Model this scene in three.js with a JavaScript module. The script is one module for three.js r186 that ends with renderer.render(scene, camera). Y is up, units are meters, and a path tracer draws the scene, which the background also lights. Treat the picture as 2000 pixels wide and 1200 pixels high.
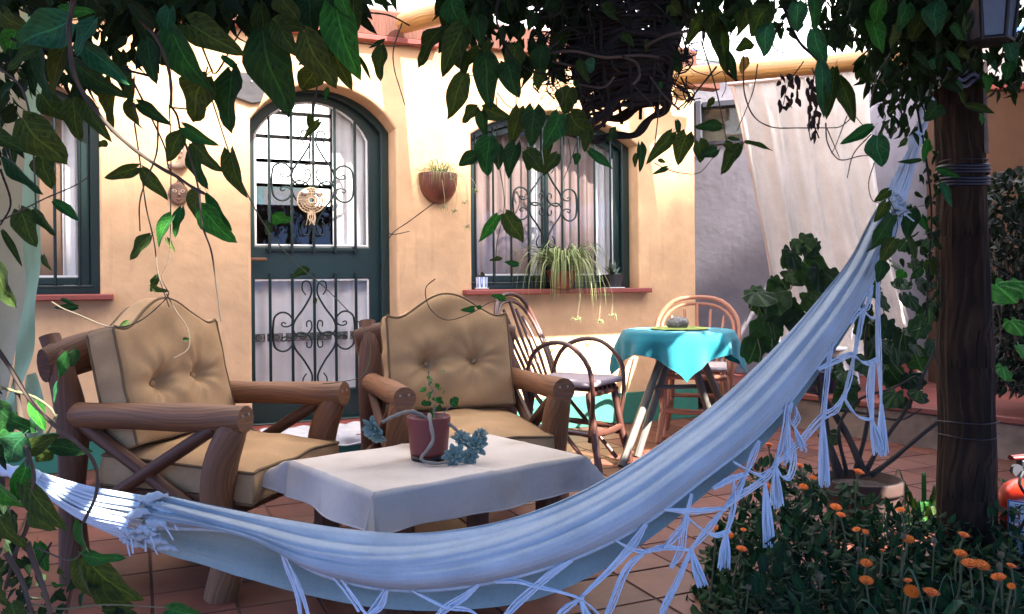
import * as THREE from 'three';
import { RoundedBoxGeometry } from 'three/addons/geometries/RoundedBoxGeometry.js';
import { mergeGeometries } from 'three/addons/utils/BufferGeometryUtils.js';

// ------------------------------------------------------------------ camera, sky, sun, exposure
const F = 1650, HORIZON = 555, EYE = 1.03, ROLL = THREE.MathUtils.degToRad(0.5);
const scene = new THREE.Scene();
const camera = new THREE.PerspectiveCamera(2 * Math.atan(600 / F) * 180 / Math.PI, 2000 / 1200, 0.05, 400);
camera.position.set(0, EYE, 0);
camera.rotation.z = -ROLL;
camera.setViewOffset(2000, 1200, 0, 600 - HORIZON, 2000, 1200);
const renderer = new THREE.WebGLRenderer({ antialias: true });
renderer.toneMapping = THREE.LinearToneMapping;
renderer.toneMappingExposure = 8.9;
renderer.shadowMap.enabled = true;

const SUN = new THREE.Vector3(0.80, 1.06, 0.73).normalize();
{
  const SKY = 0.72, w = 256, h = 128, data = new Float32Array(w * h * 4);
  for (let j = 0; j < h; j++) for (let i = 0; i < w; i++) {
    const el = ((j + 0.5) / h - 0.5) * Math.PI, s = Math.sin(el), k = (j * w + i) * 4;
    const up = Math.pow(Math.max(s, 0), 0.5), m = s < 0 ? 1 : 0;
    const c = m ? [0.035, 0.033, 0.028] : [0.165 - 0.115 * up, 0.275 - 0.145 * up, 0.53 - 0.16 * up];
    data[k] = c[0] * SKY; data[k + 1] = c[1] * SKY; data[k + 2] = c[2] * SKY; data[k + 3] = 1;
  }
  const sky = new THREE.DataTexture(data, w, h, THREE.RGBAFormat, THREE.FloatType);
  sky.mapping = THREE.EquirectangularReflectionMapping; sky.magFilter = THREE.LinearFilter; sky.needsUpdate = true;
  scene.background = sky; scene.environment = sky;
}
const sun = new THREE.DirectionalLight(new THREE.Color(1.0, 0.94, 0.86), 5);
sun.target.position.set(0, 0, -4); sun.position.copy(sun.target.position).addScaledVector(SUN, 20); sun.castShadow = true;
sun.shadow.mapSize.set(4096, 4096);
Object.assign(sun.shadow.camera, { left: -9, right: 9, top: 9, bottom: -9, near: 1, far: 50 });
scene.add(sun, sun.target);

// ------------------------------------------------------------------ helpers
let seed = 7;
const rnd = () => { seed = (seed + 0x6D2B79F5) | 0; let t = Math.imul(seed ^ (seed >>> 15), 1 | seed); t = (t + Math.imul(t ^ (t >>> 7), 61 | t)) ^ t; return ((t ^ (t >>> 14)) >>> 0) / 4294967296; };
const rr = (a, b) => a + (b - a) * rnd();
const V = (x, y, z) => new THREE.Vector3(x, y, z);
const lerp = (a, b, t) => a + (b - a) * t;
const cosR = Math.cos(ROLL), sinR = Math.sin(ROLL);
const unroll = (px, py) => { const u = px - 1000, v = HORIZON - py; return [(u * cosR + v * sinR) / F, (-u * sinR + v * cosR) / F]; };
const at = (px, py, d) => { const [u, v] = unroll(px, py); return V(u * d, EYE + v * d, -d); };
const project = (p) => { const u = p.x / -p.z * F, v = (p.y - EYE) / -p.z * F; return [1000 + u * cosR - v * sinR, HORIZON - (u * sinR + v * cosR)]; };
const level = (px, py, y) => { const [, v] = unroll(px, py); return at(px, py, (y - EYE) / v); };   // where the sight line meets a level
const TURN = THREE.MathUtils.degToRad(24), HX = -1.22, HZ = -5.3;
const ct = Math.cos(TURN), st = Math.sin(TURN);
const house = (t, y, z) => V(HX + t * ct + z * st, y, HZ - t * st + z * ct);                          // along the facade, up, out of it
const onHouse = (px, py, z) => { const a = at(px, py, 1), dx = a.x, dz = a.z; const k = (z + HX * st + HZ * ct) / (dx * st + dz * ct); return at(px, py, k); };
const toHouse = (p) => { const x = p.x - HX, z = p.z - HZ; return V(x * ct - z * st, p.y, x * st + z * ct); };

const used = {};
const numbered = (n) => { const k = used[n] = (used[n] ?? -1) + 1; return k ? `${n}_${String(k).padStart(3, '0')}` : n; };
function tag(o, label, category, group, kind) {
  if (label) o.userData.label = label; if (category) o.userData.category = category;
  if (group) o.userData.group = group; if (kind) o.userData.kind = kind; return o;
}
function thing(name, label, category, pos = V(0, 0, 0), turn = 0, group) {
  const g = new THREE.Group(); g.name = numbered(name); g.position.copy(pos); g.rotation.y = turn; scene.add(g); g.updateMatrixWorld(true);
  return tag(g, label, category, group);
}
function part(name, geo, mat, parent, label) {
  const m = new THREE.Mesh(geo, mat); m.name = parent === scene ? numbered(name) : name; m.castShadow = m.receiveShadow = true; parent.add(m);
  if (label) m.userData.label = label; return m;
}
const inv = (g) => { g.updateMatrixWorld(true); return g.matrixWorld.clone().invert(); };
const partW = (name, geo, mat, parent, label) => part(name, geo.applyMatrix4(inv(parent)), mat, parent, label);   // geometry given in world coordinates
function structure(name, geo, mat, label) { const m = part(name, geo, mat, scene); m.userData.kind = 'structure'; if (label) m.userData.label = label; return m; }
function mg(list) {
  return mergeGeometries(list.map((g) => { const q = g.index ? g.toNonIndexed() : g; for (const k of Object.keys(q.attributes)) if (!['position', 'normal', 'uv'].includes(k)) q.deleteAttribute(k); if (!q.attributes.uv) q.setAttribute('uv', new THREE.BufferAttribute(new Float32Array(q.attributes.position.count * 2), 2)); q.morphAttributes = {}; return q; }));
}
const mv = (g, x, y, z) => g.translate(x, y, z);
function box(w, h, d, x = 0, y = 0, z = 0, r = 0) {
  const g = r ? new RoundedBoxGeometry(w, h, d, 2, r) : new THREE.BoxGeometry(w, h, d);
  const p = g.attributes.position, n = g.attributes.normal, uv = g.attributes.uv;
  for (let i = 0; i < p.count; i++) { const ax = Math.abs(n.getX(i)), ay = Math.abs(n.getY(i)), az = Math.abs(n.getZ(i)); if (ax > ay && ax > az) uv.setXY(i, p.getZ(i), p.getY(i)); else if (ay > az) uv.setXY(i, p.getX(i), p.getZ(i)); else uv.setXY(i, p.getX(i), p.getY(i)); }
  return g.translate(x, y, z);
}
function geoFrom(pos, idx, uv) {
  const g = new THREE.BufferGeometry(); g.setAttribute('position', new THREE.Float32BufferAttribute(pos, 3)); g.setAttribute('uv', new THREE.Float32BufferAttribute(uv, 2)); g.setIndex(idx); g.computeVertexNormals(); return g;
}
function grid(nu, nv, f, uvf) {           // f(u, v) -> Vector3
  const pos = [], uv = [], idx = [];
  for (let j = 0; j <= nv; j++) for (let i = 0; i <= nu; i++) { const p = f(i / nu, j / nv); pos.push(p.x, p.y, p.z); const q = uvf ? uvf(i / nu, j / nv) : [i / nu, j / nv]; uv.push(q[0], q[1]); }
  for (let j = 0; j < nv; j++) for (let i = 0; i < nu; i++) { const a = j * (nu + 1) + i, b = a + 1, c = a + nu + 1, d = c + 1; idx.push(a, b, d, a, d, c); }
  return geoFrom(pos, idx, uv);
}
function sweep(points, radius, { n = 0, rad = 7, flat = 1, cap = true } = {}) {
  let P = points; if (n && points.length > 1) P = new THREE.CatmullRomCurve3(points, false, 'centripetal').getSpacedPoints(n);
  const N = P.length, T = P.map((p, i) => P[Math.min(i + 1, N - 1)].clone().sub(P[Math.max(i - 1, 0)]).normalize());
  let nor = Math.abs(T[0].y) < 0.9 ? V(0, 1, 0) : V(1, 0, 0); nor.addScaledVector(T[0], -nor.dot(T[0])).normalize();
  const pos = [], uv = [], idx = []; let len = 0;
  for (let i = 0; i < N; i++) {
    nor.addScaledVector(T[i], -nor.dot(T[i])).normalize(); const b = T[i].clone().cross(nor); const r = typeof radius === 'function' ? radius(i / (N - 1)) : radius;
    if (i) len += P[i].distanceTo(P[i - 1]);
    for (let k = 0; k <= rad; k++) { const a = k / rad * Math.PI * 2, c = Math.cos(a) * r, s = Math.sin(a) * r * flat; pos.push(P[i].x + nor.x * c + b.x * s, P[i].y + nor.y * c + b.y * s, P[i].z + nor.z * c + b.z * s); uv.push(k / rad * 6.28 * r, len); }
  }
  for (let i = 0; i < N - 1; i++) for (let k = 0; k < rad; k++) { const a = i * (rad + 1) + k, c = a + rad + 1; idx.push(a, a + 1, c + 1, a, c + 1, c); }
  const g = geoFrom(pos, idx, uv); if (!cap) return g;
  const caps = [0, N - 1].map((i) => { const q = [], qi = [], qu = [], o = i * (rad + 1) * 3; q.push(P[i].x, P[i].y, P[i].z); qu.push(0, 0); for (let k = 0; k <= rad; k++) { q.push(pos[o + k * 3], pos[o + k * 3 + 1], pos[o + k * 3 + 2]); const a = k / rad * 6.283; qu.push(Math.cos(a) * 0.05, Math.sin(a) * 0.05); } for (let k = 1; k <= rad; k++) i ? qi.push(0, k, k + 1) : qi.push(0, k + 1, k); return geoFrom(q, qi, qu); });
  return mg([g, ...caps]);
}
const rod = (a, b, r, o = {}) => sweep([a, b], r, o);
function lathe(pts, seg = 28) { return new THREE.LatheGeometry(pts.map(([x, y]) => new THREE.Vector2(x, y)), seg); }

// ---- noise and textures
const lat = []; { const s0 = seed; seed = 99; for (let i = 0; i < 4096; i++) lat.push(rnd()); seed = s0; }
const cell = (x, y, p) => lat[((((x % p) + p) % p) * 131 + (((y % p) + p) % p) * 17 + p * 7) & 4095];
function vnoise(x, y, p) { const xi = Math.floor(x), yi = Math.floor(y), fx = x - xi, fy = y - yi, u = fx * fx * (3 - 2 * fx), v = fy * fy * (3 - 2 * fy); return lerp(lerp(cell(xi, yi, p), cell(xi + 1, yi, p), u), lerp(cell(xi, yi + 1, p), cell(xi + 1, yi + 1, p), u), v); }
const fbm = (u, v, p, oct = 4) => { let s = 0, a = 0.5, k = 0; for (let o = 0; o < oct; o++) { s += a * vnoise(u * p, v * p, p); k += a; a *= 0.5; p *= 2; } return s / k; };
function tex(size, fn, rep = 1, srgb = true, sizeY = size) {
  const d = new Uint8Array(size * sizeY * 4);
  for (let j = 0; j < sizeY; j++) for (let i = 0; i < size; i++) { const c = fn(i / size, j / sizeY), k = (j * size + i) * 4; for (let q = 0; q < 3; q++) d[k + q] = Math.max(0, Math.min(255, (Array.isArray(c) ? c[q] : c) * 255)); d[k + 3] = 255; }
  const t = new THREE.DataTexture(d, size, sizeY); t.wrapS = t.wrapT = THREE.RepeatWrapping; t.magFilter = THREE.LinearFilter; t.minFilter = THREE.LinearMipmapLinearFilter; t.generateMipmaps = true;
  if (Array.isArray(rep)) t.repeat.set(rep[0], rep[1]); else t.repeat.set(rep, rep); if (srgb) t.colorSpace = THREE.SRGBColorSpace; t.needsUpdate = true; return t;
}
const lin = (r, g, b) => new THREE.Color().setRGB(r, g, b);
const mat = (c, rough = 0.8, o = {}) => new THREE.MeshPhysicalMaterial({ color: c, roughness: rough, side: THREE.DoubleSide, ...o });
const tMottle = tex(512, (u, v) => { const a = fbm(u, v, 4, 6), b = fbm(u + 0.3, v, 24, 3); return 0.78 + 0.18 * a + 0.08 * b - 0.08 * Math.pow(fbm(u + 0.7, v + 0.2, 7, 3), 4) - (vnoise(u * 48, v * 3, 48) > 0.8 && fbm(u, v, 5, 2) > 0.52 ? 0.025 : 0); }, 0.55);
const tPlaster = tex(512, (u, v) => fbm(u, v, 20, 5), 0.9, false);
const tWood = tex(256, (u, v) => { const g = fbm(u, v, 4, 3), s = vnoise(u * 48 + g * 5, v * 4, 48); return [0.72 + 0.28 * s * g * 1.6, 0.70 + 0.28 * s * g * 1.5, 0.66 + 0.28 * s * g * 1.4]; }, [4, 1.2]);
const tWoodB = tex(256, (u, v) => { const g = fbm(u, v, 4, 3); return vnoise(u * 64 + g * 6, v * 4, 64); }, [4, 1.2], false);
const tWeave = tex(128, (u, v) => { const a = Math.sin(u * 6.283 * 16), b = Math.sin(v * 6.283 * 16); return 0.5 + 0.22 * a * Math.sign(b) + 0.18 * vnoise(u * 32, v * 32, 32); }, 22, false);
const tRib = tex(128, (u, v) => 0.5 + 0.3 * Math.sin(v * 6.283 * 12 + 0.4 * fbm(u, v, 4, 2)) + 0.2 * vnoise(u * 64, v * 32, 64), [3, 9], false);
const tClothMap = tex(256, (u, v) => { const a = fbm(u, v, 5, 4), b = vnoise(u * 8, v * 128, 128); return 0.87 + 0.10 * a + 0.02 * b; }, [1, 2.2]);
const tFaded = tex(256, (u, v) => { const a = fbm(u, v, 3, 5), b = vnoise(u * 128, v * 128, 128), s = Math.pow(fbm(u + 0.4, v + 0.1, 6, 3), 5); return [0.80 + 0.2 * a + 0.03 * b - 0.25 * s, 0.79 + 0.2 * a + 0.03 * b - 0.3 * s, 0.78 + 0.2 * a + 0.03 * b - 0.36 * s]; }, 1.1);
const tCanvas = tex(256, (u, v) => { const a = fbm(u, v, 5, 5), b = vnoise(u * 128, v * 128, 128); return [0.80 + 0.16 * a + 0.05 * b, 0.79 + 0.16 * a + 0.05 * b, 0.76 + 0.16 * a + 0.05 * b]; }, 2);
const tClay = tex(512, (u, v) => { const a = fbm(u, v, 5, 5), b = fbm(u, v, 40, 2), s = Math.pow(fbm(u + 0.3, v + 0.6, 4, 4), 3); return [0.60 + 0.42 * a + 0.06 * b - 0.45 * s, 0.58 + 0.42 * a + 0.07 * b - 0.42 * s, 0.56 + 0.42 * a + 0.08 * b - 0.38 * s]; }, 0.9);
const tBark = tex(256, (u, v) => { const a = fbm(u, v, 4, 4), c = vnoise(u * 32 + a * 4, v * 3, 32), k = vnoise(u * 64, v * 4, 64) > 0.86 ? 0.4 : 1; return [(0.5 + 0.5 * c * a * 1.7) * k, (0.48 + 0.5 * c * a * 1.6) * k, (0.46 + 0.48 * c * a * 1.5) * k]; }, [3.2, 2.3]);
const tLeaf = tex(128, (u, v) => { const x = Math.abs(u - 0.5) * 2, s = Math.abs(((v * 7 + x * 2.4) % 1) - 0.5), vein = (x < 0.06 ? 0.45 : 0) + (s < 0.05 ? 0.22 : s < 0.12 ? 0.08 : 0) - (fbm(u + 0.3, v, 9, 3) > 0.68 ? 0.22 : 0), n = fbm(u, v, 6, 4); return [0.50 + 0.30 * n + vein, 0.54 + 0.30 * n + vein * 0.7, 0.48 + 0.28 * n + vein * 0.6]; });
const tStripe = tex(64, (u) => { const w = Math.exp(-Math.pow((u - 0.5) / 0.2, 2)); return [lerp(0.42, 0.86, w), lerp(0.52, 0.86, w), lerp(0.26, 0.68, w)]; });
// weathered roofing sheet: clearest near the facade, grown dull with dirt towards its gutter
const tSheet = tex(64, (u, v) => { const z = v * 4, k = Math.min(1, Math.max(0, (z - 0.72) / 0.55)); return 0.81 + 0.19 * k * k * (3 - 2 * k) + 0.012 * (fbm(u, v, 6, 3) - 0.5) * (1 - k); }, 1, false, 512);
const M = {
  peach: mat(lin(0.85, 0.52, 0.275), 0.92, { map: tMottle, bumpMap: tPlaster, bumpScale: 0.004 }),
  lavender: mat(lin(0.25, 0.23, 0.265), 0.92, { map: tMottle, bumpMap: tPlaster, bumpScale: 0.004 }),
  earthWall: mat(lin(0.085, 0.034, 0.013), 0.92, { map: tMottle, bumpMap: tPlaster, bumpScale: 0.005 }),
  skirting: mat(lin(0.035, 0.20, 0.13), 0.7, { map: tMottle, bumpMap: tPlaster, bumpScale: 0.003 }),
  greenPaint: mat(lin(0.003, 0.022, 0.019), 0.42, { bumpMap: tPlaster, bumpScale: 0.0006, clearcoat: 0.3, clearcoatRoughness: 0.3 }),
  iron: mat(lin(0.010, 0.022, 0.022), 0.4, { metalness: 0.3 }),
  white: mat(lin(0.78, 0.77, 0.74), 0.5),
  glass: mat(lin(1, 1, 1), 0, { transmission: 1, thickness: 0, ior: 1.5 }),
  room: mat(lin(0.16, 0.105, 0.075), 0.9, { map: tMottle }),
  brickRed: mat(lin(0.33, 0.075, 0.055), 0.65, { map: tMottle, bumpMap: tPlaster, bumpScale: 0.003 }),
  timberRed: mat(lin(0.20, 0.055, 0.022), 0.6, { map: tWood, bumpMap: tWoodB, bumpScale: 0.001 }),
  log: mat(lin(0.50, 0.255, 0.075), 0.5, { map: tWood, bumpMap: tWoodB, bumpScale: 0.0015 }),
  chairWood: mat(lin(0.25, 0.105, 0.040), 0.62, { map: tWood, bumpMap: tWoodB, bumpScale: 0.0012 }),
  chairWoodDark: mat(lin(0.13, 0.048, 0.020), 0.65, { map: tWood, bumpMap: tWoodB, bumpScale: 0.001 }),
  canvas: mat(lin(0.47, 0.295, 0.150), 0.9, { map: tCanvas, bumpMap: tWeave, bumpScale: 0.0006, sheen: 0.3 }),
  piping: mat(lin(0.14, 0.085, 0.036), 0.85),
  willow: mat(lin(0.085, 0.028, 0.018), 0.45, { map: tWood, clearcoat: 0.3, clearcoatRoughness: 0.3 }),
  willowPink: mat(lin(0.50, 0.21, 0.13), 0.5, { map: tWood }),
  greyWood: mat(lin(0.15, 0.14, 0.135), 0.6, { map: tWood, bumpMap: tWoodB, bumpScale: 0.001 }),
  teal: mat(lin(0.006, 0.22, 0.29), 0.95, { map: tFaded, bumpMap: tWeave, bumpScale: 0.0012, transmission: 0.12, thickness: 0, sheen: 0.2 }),
  tableCloth: mat(lin(0.56, 0.525, 0.49), 0.75, { map: tFaded, bumpMap: tWeave, bumpScale: 0.0006 }),
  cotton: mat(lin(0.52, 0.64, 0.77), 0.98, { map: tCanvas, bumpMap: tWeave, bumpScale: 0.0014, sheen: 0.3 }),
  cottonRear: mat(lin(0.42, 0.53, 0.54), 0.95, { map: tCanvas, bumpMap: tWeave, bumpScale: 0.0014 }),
  cord: mat(lin(0.53, 0.62, 0.72), 0.95, { bumpMap: tWeave, bumpScale: 0.001 }),
  taupeCurtain: mat(lin(0.30, 0.22, 0.20), 0.95, { map: tClothMap }),
  brownCurtain: mat(lin(0.25, 0.155, 0.10), 0.95, { map: tClothMap }),
  whiteCurtain: mat(lin(0.88, 0.86, 0.86), 0.95, { map: tClothMap }),
  shadeCloth: mat(lin(0.62, 0.56, 0.54), 0.97, { map: tCanvas, transmission: 0.30, thickness: 0, bumpMap: tWeave, bumpScale: 0.001 }),
  creamCloth: mat(lin(0.36, 0.34, 0.23), 0.97, { map: tClothMap, transmission: 0.15, thickness: 0 }),
  paleGreenCloth: mat(lin(0.27, 0.40, 0.23), 0.7, { map: tClothMap, transmission: 0.15, thickness: 0 }),
  roofSheet: mat(lin(0.95, 0.93, 0.92), 1.0, { transmission: 0.94, thickness: 0, roughnessMap: tSheet }),
  roofCanvas: mat(lin(0.64, 0.58, 0.50), 1.0, { transmission: 0.30, thickness: 0, map: tClothMap }),
  tile: [0, 1, 2, 3, 4].map((i) => mat(lin(0.105 + i * 0.020, 0.027 + i * 0.007 + (i % 2) * 0.004, 0.016 + i * 0.005), 0.5 + (i % 3) * 0.1, { map: tClay, bumpMap: tPlaster, bumpScale: 0.002 })),
  grout: mat(lin(0.085, 0.040, 0.028), 0.95, { map: tClay }),
  redFloor: mat(lin(0.20, 0.045, 0.034), 0.6, { map: tClay }),
  concrete: mat(lin(0.27, 0.20, 0.155), 0.95, { map: tClay, bumpMap: tPlaster, bumpScale: 0.006 }),
  soil: mat(lin(0.050, 0.034, 0.024), 1, { map: tClay, bumpMap: tPlaster, bumpScale: 0.02 }),
  terracotta: mat(lin(0.33, 0.105, 0.055), 0.8, { map: tClay }),
  terracottaDark: mat(lin(0.075, 0.032, 0.022), 0.8, { map: tClay }),
  potRed: mat(lin(0.16, 0.028, 0.024), 0.5),
  black: mat(lin(0.012, 0.012, 0.014), 0.5),
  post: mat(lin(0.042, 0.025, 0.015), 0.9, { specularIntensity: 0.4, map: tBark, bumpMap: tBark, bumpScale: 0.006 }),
  vineStem: mat(lin(0.085, 0.064, 0.050), 0.85, { map: tBark }),
  vineThin: mat(lin(0.060, 0.045, 0.030), 0.85),
  deadTwig: mat(lin(0.016, 0.012, 0.010), 0.9, { map: tBark }),
  deadSeed: mat(lin(0.11, 0.085, 0.045), 0.95),
  deadLeaf: mat(lin(0.035, 0.022, 0.016), 0.9),
  yellowLeaf: mat(lin(0.42, 0.23, 0.03), 0.9, { map: tLeaf, transmission: 0.35, thickness: 0 }),
  spider: mat(lin(0.72, 0.72, 0.62), 0.8, { map: tStripe, transmission: 0.3, thickness: 0 }),
  succulent: mat(lin(0.12, 0.19, 0.17), 0.6),
  stem: mat(lin(0.10, 0.10, 0.045), 0.8),
  orange: mat(lin(0.96, 0.20, 0.003), 0.8, { transmission: 0.2, thickness: 0 }),
  orangeHeart: mat(lin(0.70, 0.13, 0.005), 0.9),
};
const leafTone = (r, g, b, cc = 0.35, tr = 0.32) => mat(lin(r, g, b), 0.92, { map: tLeaf, transmission: tr, thickness: 0, specularIntensity: 0.35, clearcoat: cc, clearcoatRoughness: 0.38 });
M.leaf = [leafTone(0.024, 0.150, 0.026, 0.10), leafTone(0.022, 0.085, 0.016, 0.06), leafTone(0.055, 0.100, 0.012, 0.05), leafTone(0.045, 0.260, 0.026, 0.08), leafTone(0.022, 0.160, 0.060, 0.22), leafTone(0.075, 0.115, 0.014, 0.04)];
M.geranium = [leafTone(0.034, 0.095, 0.024, 0.1), leafTone(0.024, 0.062, 0.020, 0.1), leafTone(0.050, 0.115, 0.028, 0.1)];

// ---- leaves: unit leaf hangs along -y from its base, faces +z
function leafGeo({ heart = 0.10, wide = 0.34, fold = 0.22, droop = 0.22, wave = 0.03, nu = 9, petiole = true, seedOff = 0 } = {}) {
  const cols = [-1, -0.55, 0, 0.55, 1], pos = [], uv = [], idx = [];
  for (let j = 0; j <= nu; j++) {
    const u = j / nu, w = 0.5 * (u < wide ? Math.sin(Math.PI / 2 * Math.pow((u + 0.03) / (wide + 0.03), 0.62)) : Math.pow(Math.cos(Math.PI / 2 * (u - wide) / (1 - wide)), 0.82) * (1 - 0.18 * Math.sin(Math.PI * (u - wide) / (1 - wide))));
    for (const c of cols) {
      const x = c * w, lobes = heart * Math.abs(c) * Math.pow(1 - u, 6) * 1.1;
      pos.push(x + wave * 0.6 * Math.sin(u * 7 + seedOff), -u + lobes, -droop * u * u + fold * Math.abs(c) * w * 1.0 + wave * Math.sin(u * 11 + c * 2 + seedOff * 3) * Math.abs(c));
      uv.push(0.5 + c * 0.5, 1 - u);
    }
  }
  for (let j = 0; j < nu; j++) for (let i = 0; i < 4; i++) { const a = j * 5 + i, c = a + 5; idx.push(a, c, c + 1, a, c + 1, a + 1); }
  const g = geoFrom(pos, idx, uv); if (!petiole) return g;
  return mg([g, sweep([V(0, -0.02, 0.0), V(0, 0.08, -0.03), V(0.02, 0.17, -0.10)], 0.014, { rad: 4, cap: false })]);
}
const LEAVES = [leafGeo({ seedOff: 0, wave: 0.05 }), leafGeo({ heart: 0.16, wide: 0.3, fold: 0.3, droop: 0.35, seedOff: 1.3 }), leafGeo({ heart: 0.06, wide: 0.4, fold: 0.10, droop: 0.42, wave: 0.075, seedOff: 2.1 }), leafGeo({ heart: 0.02, wide: 0.42, fold: 0.42, droop: -0.18, wave: 0.05, seedOff: 4 })];
const LEAF_LOW = leafGeo({ nu: 4, petiole: false });
function leafMatrix(base, tip, width, tilt, twist) {          // world matrix of a leaf from its base to its tip
  const y = base.clone().sub(tip), L = y.length(); y.normalize();
  let z = V(0, 0, 1).addScaledVector(y, -y.z).normalize(); z.applyAxisAngle(y, tilt); const x = y.clone().cross(z);
  const m = new THREE.Matrix4().makeBasis(x.multiplyScalar(width), y.multiplyScalar(L), z.multiplyScalar((width + L) * 0.5 * (twist ?? 1))); m.setPosition(base); return m;
}
function leafPart(parent, i, m, shape, mt, name = 'leaf') {
  const q = part(name, shape, mt, parent); m.premultiply(i); m.decompose(q.position, q.quaternion, q.scale); return q;
}
// a leaf seen at a pixel from its base to its tip, width in pixels, at a distance
function seenLeaf(parent, i, [bx, by, tx, ty, w, d, tone]) {
  const dz = rr(-0.02, 0.02), b = at(bx, by, d), t = at(tx, ty, d + dz), tilt = rr(-0.55, 0.55), wd = w * rr(0.9, 1.06) / F * d / Math.max(0.75, Math.cos(tilt));
  const mt = tone === undefined ? M.leaf[[0, 1, 1, 2, 0, 4][Math.floor(rnd() * 6)]] : M.leaf[rnd() < 0.12 ? 5 : rnd() < 0.2 ? 2 : tone];
  const thin = w < 0.32 * Math.hypot(tx - bx, ty - by);
  return leafPart(parent, i, leafMatrix(b, t, wd, tilt), LEAVES[thin ? 3 : Math.floor(rnd() * 3)], mt);
}

const CANOPY_LEFT = 3.4, GAP_T = 1.9, CANOPY_EDGE = 2.0;   // how far the canopy reaches from the facade, left and right
const GAP_FAR = 3.65;                             // the thinly grown opening between canopy and vine roof

// ------------------------------------------------------------------ ground and patio floor
{
  const g = new THREE.CircleGeometry(120, 48).rotateX(-Math.PI / 2); const p = g.attributes.position, uv = g.attributes.uv;
  for (let i = 0; i < p.count; i++) uv.setXY(i, p.getX(i), p.getZ(i));
  structure('ground', g.translate(0, -0.035, 0), M.soil);
  const floor = structure('patio_floor', mv(box(9.6, 0.03, 6.0), 0.6, -0.019, 2.6).rotateY(TURN).translate(HX, 0, HZ), M.grout);
  // square clay tiles: the largest in view singly, the rest joined
  const S = 0.25, G = new RoundedBoxGeometry(S - 0.010, 0.022, S - 0.010, 1, 0.003), uv2 = G.attributes.uv, pp = G.attributes.position;
  for (let i = 0; i < pp.count; i++) uv2.setXY(i, pp.getX(i), pp.getZ(i));
  const spots = [];
  for (let a = -15; a < 21; a++) for (let b = 0; b < 22; b++) {
    const t = (a + 0.5) * S, z = (b + 0.5) * S + 0.01, w = house(t, 0, z); if (t < -4.1 || t > 5.3 || z > 5.5) continue;
    const [px, py] = w.z < -1 ? project(w) : [-9e3, 0]; const seen = px > -40 && px < 2040 && py < 1260;
    const behind = seen && ((py > 985 && px > 150 && px < 560 && py > 1000 + 0) ? 1 : 0);
    spots.push({ w, size: seen ? 1 / -w.z - behind * 0.05 : 0, seen });
  }
  spots.sort((x, y) => y.size - x.size);
  const rest = [], i0 = inv(floor);
  spots.forEach(({ w, seen }, k) => {
    const ry = TURN + rr(-0.004, 0.004), y = -0.011 + rr(-0.0012, 0.0012);
    if (k < 290 && seen) { const q = part('tile', G, M.tile[Math.floor(rnd() * 5)], floor); q.position.set(w.x, y, w.z).applyMatrix4(i0); q.rotation.y = ry; } else rest.push(G.clone().rotateY(ry).translate(w.x, y, w.z));
  });
  const q = partW('tile_field', mg(rest), M.tile[1], floor); q.userData.kind = 'stuff';
}
// raised terrace on the right, red on top with a rough concrete riser
{
  const edge = [[1.62, -6.5], [2.0, -5.9], [2.5, -5.22], [2.9, -4.72], [3.6, -3.9], [7.5, -3.2], [7.5, -10], [1.62, -10]];
  const sh = new THREE.Shape(edge.map(([x, z]) => new THREE.Vector2(x, -z)));
  const g = new THREE.ExtrudeGeometry(sh, { depth: 0.21, bevelEnabled: true, bevelSize: 0.008, bevelThickness: 0.008, bevelOffset: -0.008, bevelSegments: 1 }).rotateX(-Math.PI / 2).translate(0, -0.008, 0);
  const t = structure('raised_terrace', g, M.concrete, 'raised terrace with red floor and bare concrete riser');
  const top = new THREE.ExtrudeGeometry(sh, { depth: 0.028, bevelEnabled: true, bevelSize: 0.012, bevelThickness: 0.006, bevelOffset: 0.006, bevelSegments: 2 }).rotateX(-Math.PI / 2).translate(0, 0.216, 0);
  part('terrace_floor', top, M.redFloor, t);
}

// ------------------------------------------------------------------ house
function archAt(t, t0, t1, spring, peak) { const c = (t0 + t1) / 2, hw = (t1 - t0) / 2, s = peak - spring, R = (hw * hw + s * s) / (2 * s); return peak - R + Math.sqrt(Math.max(0, R * R - (t - c) * (t - c))); }
function archShape(t0, t1, y0, spring, peak, path = new THREE.Shape(), n = 20) {
  path.moveTo(t0, y0); path.lineTo(t1, y0); path.lineTo(t1, spring); for (let i = 1; i < n; i++) { const t = lerp(t1, t0, i / n); path.lineTo(t, archAt(t, t0, t1, spring, peak)); } path.lineTo(t0, spring); path.closePath(); return path;
}
const ring = (o, i, depth, z) => { const s = archShape(...o); s.holes.push(archShape(...i, new THREE.Path())); return new THREE.ExtrudeGeometry(s, { depth, bevelEnabled: true, bevelSize: 0.005, bevelThickness: 0.005, bevelOffset: -0.005, bevelSegments: 1 }).translate(0, 0, z); };
const houseG = thing('house', 'peach plastered house with arched green door and barred arched windows', 'house', V(HX, 0, HZ), TURN);
const BACK = [[-0.95, 0.85, 1.80, 3.02], [-3.2, -1.9, 1.80, 3.02]];
const DOOR = [-0.40, 0.515, 0.15, 2.05, 2.30], WIN_R = [1.04, 2.37, 0.99, 2.05, 2.25], WIN_L = [-2.56, -1.228, 0.99, 2.05, 2.25];
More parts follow.
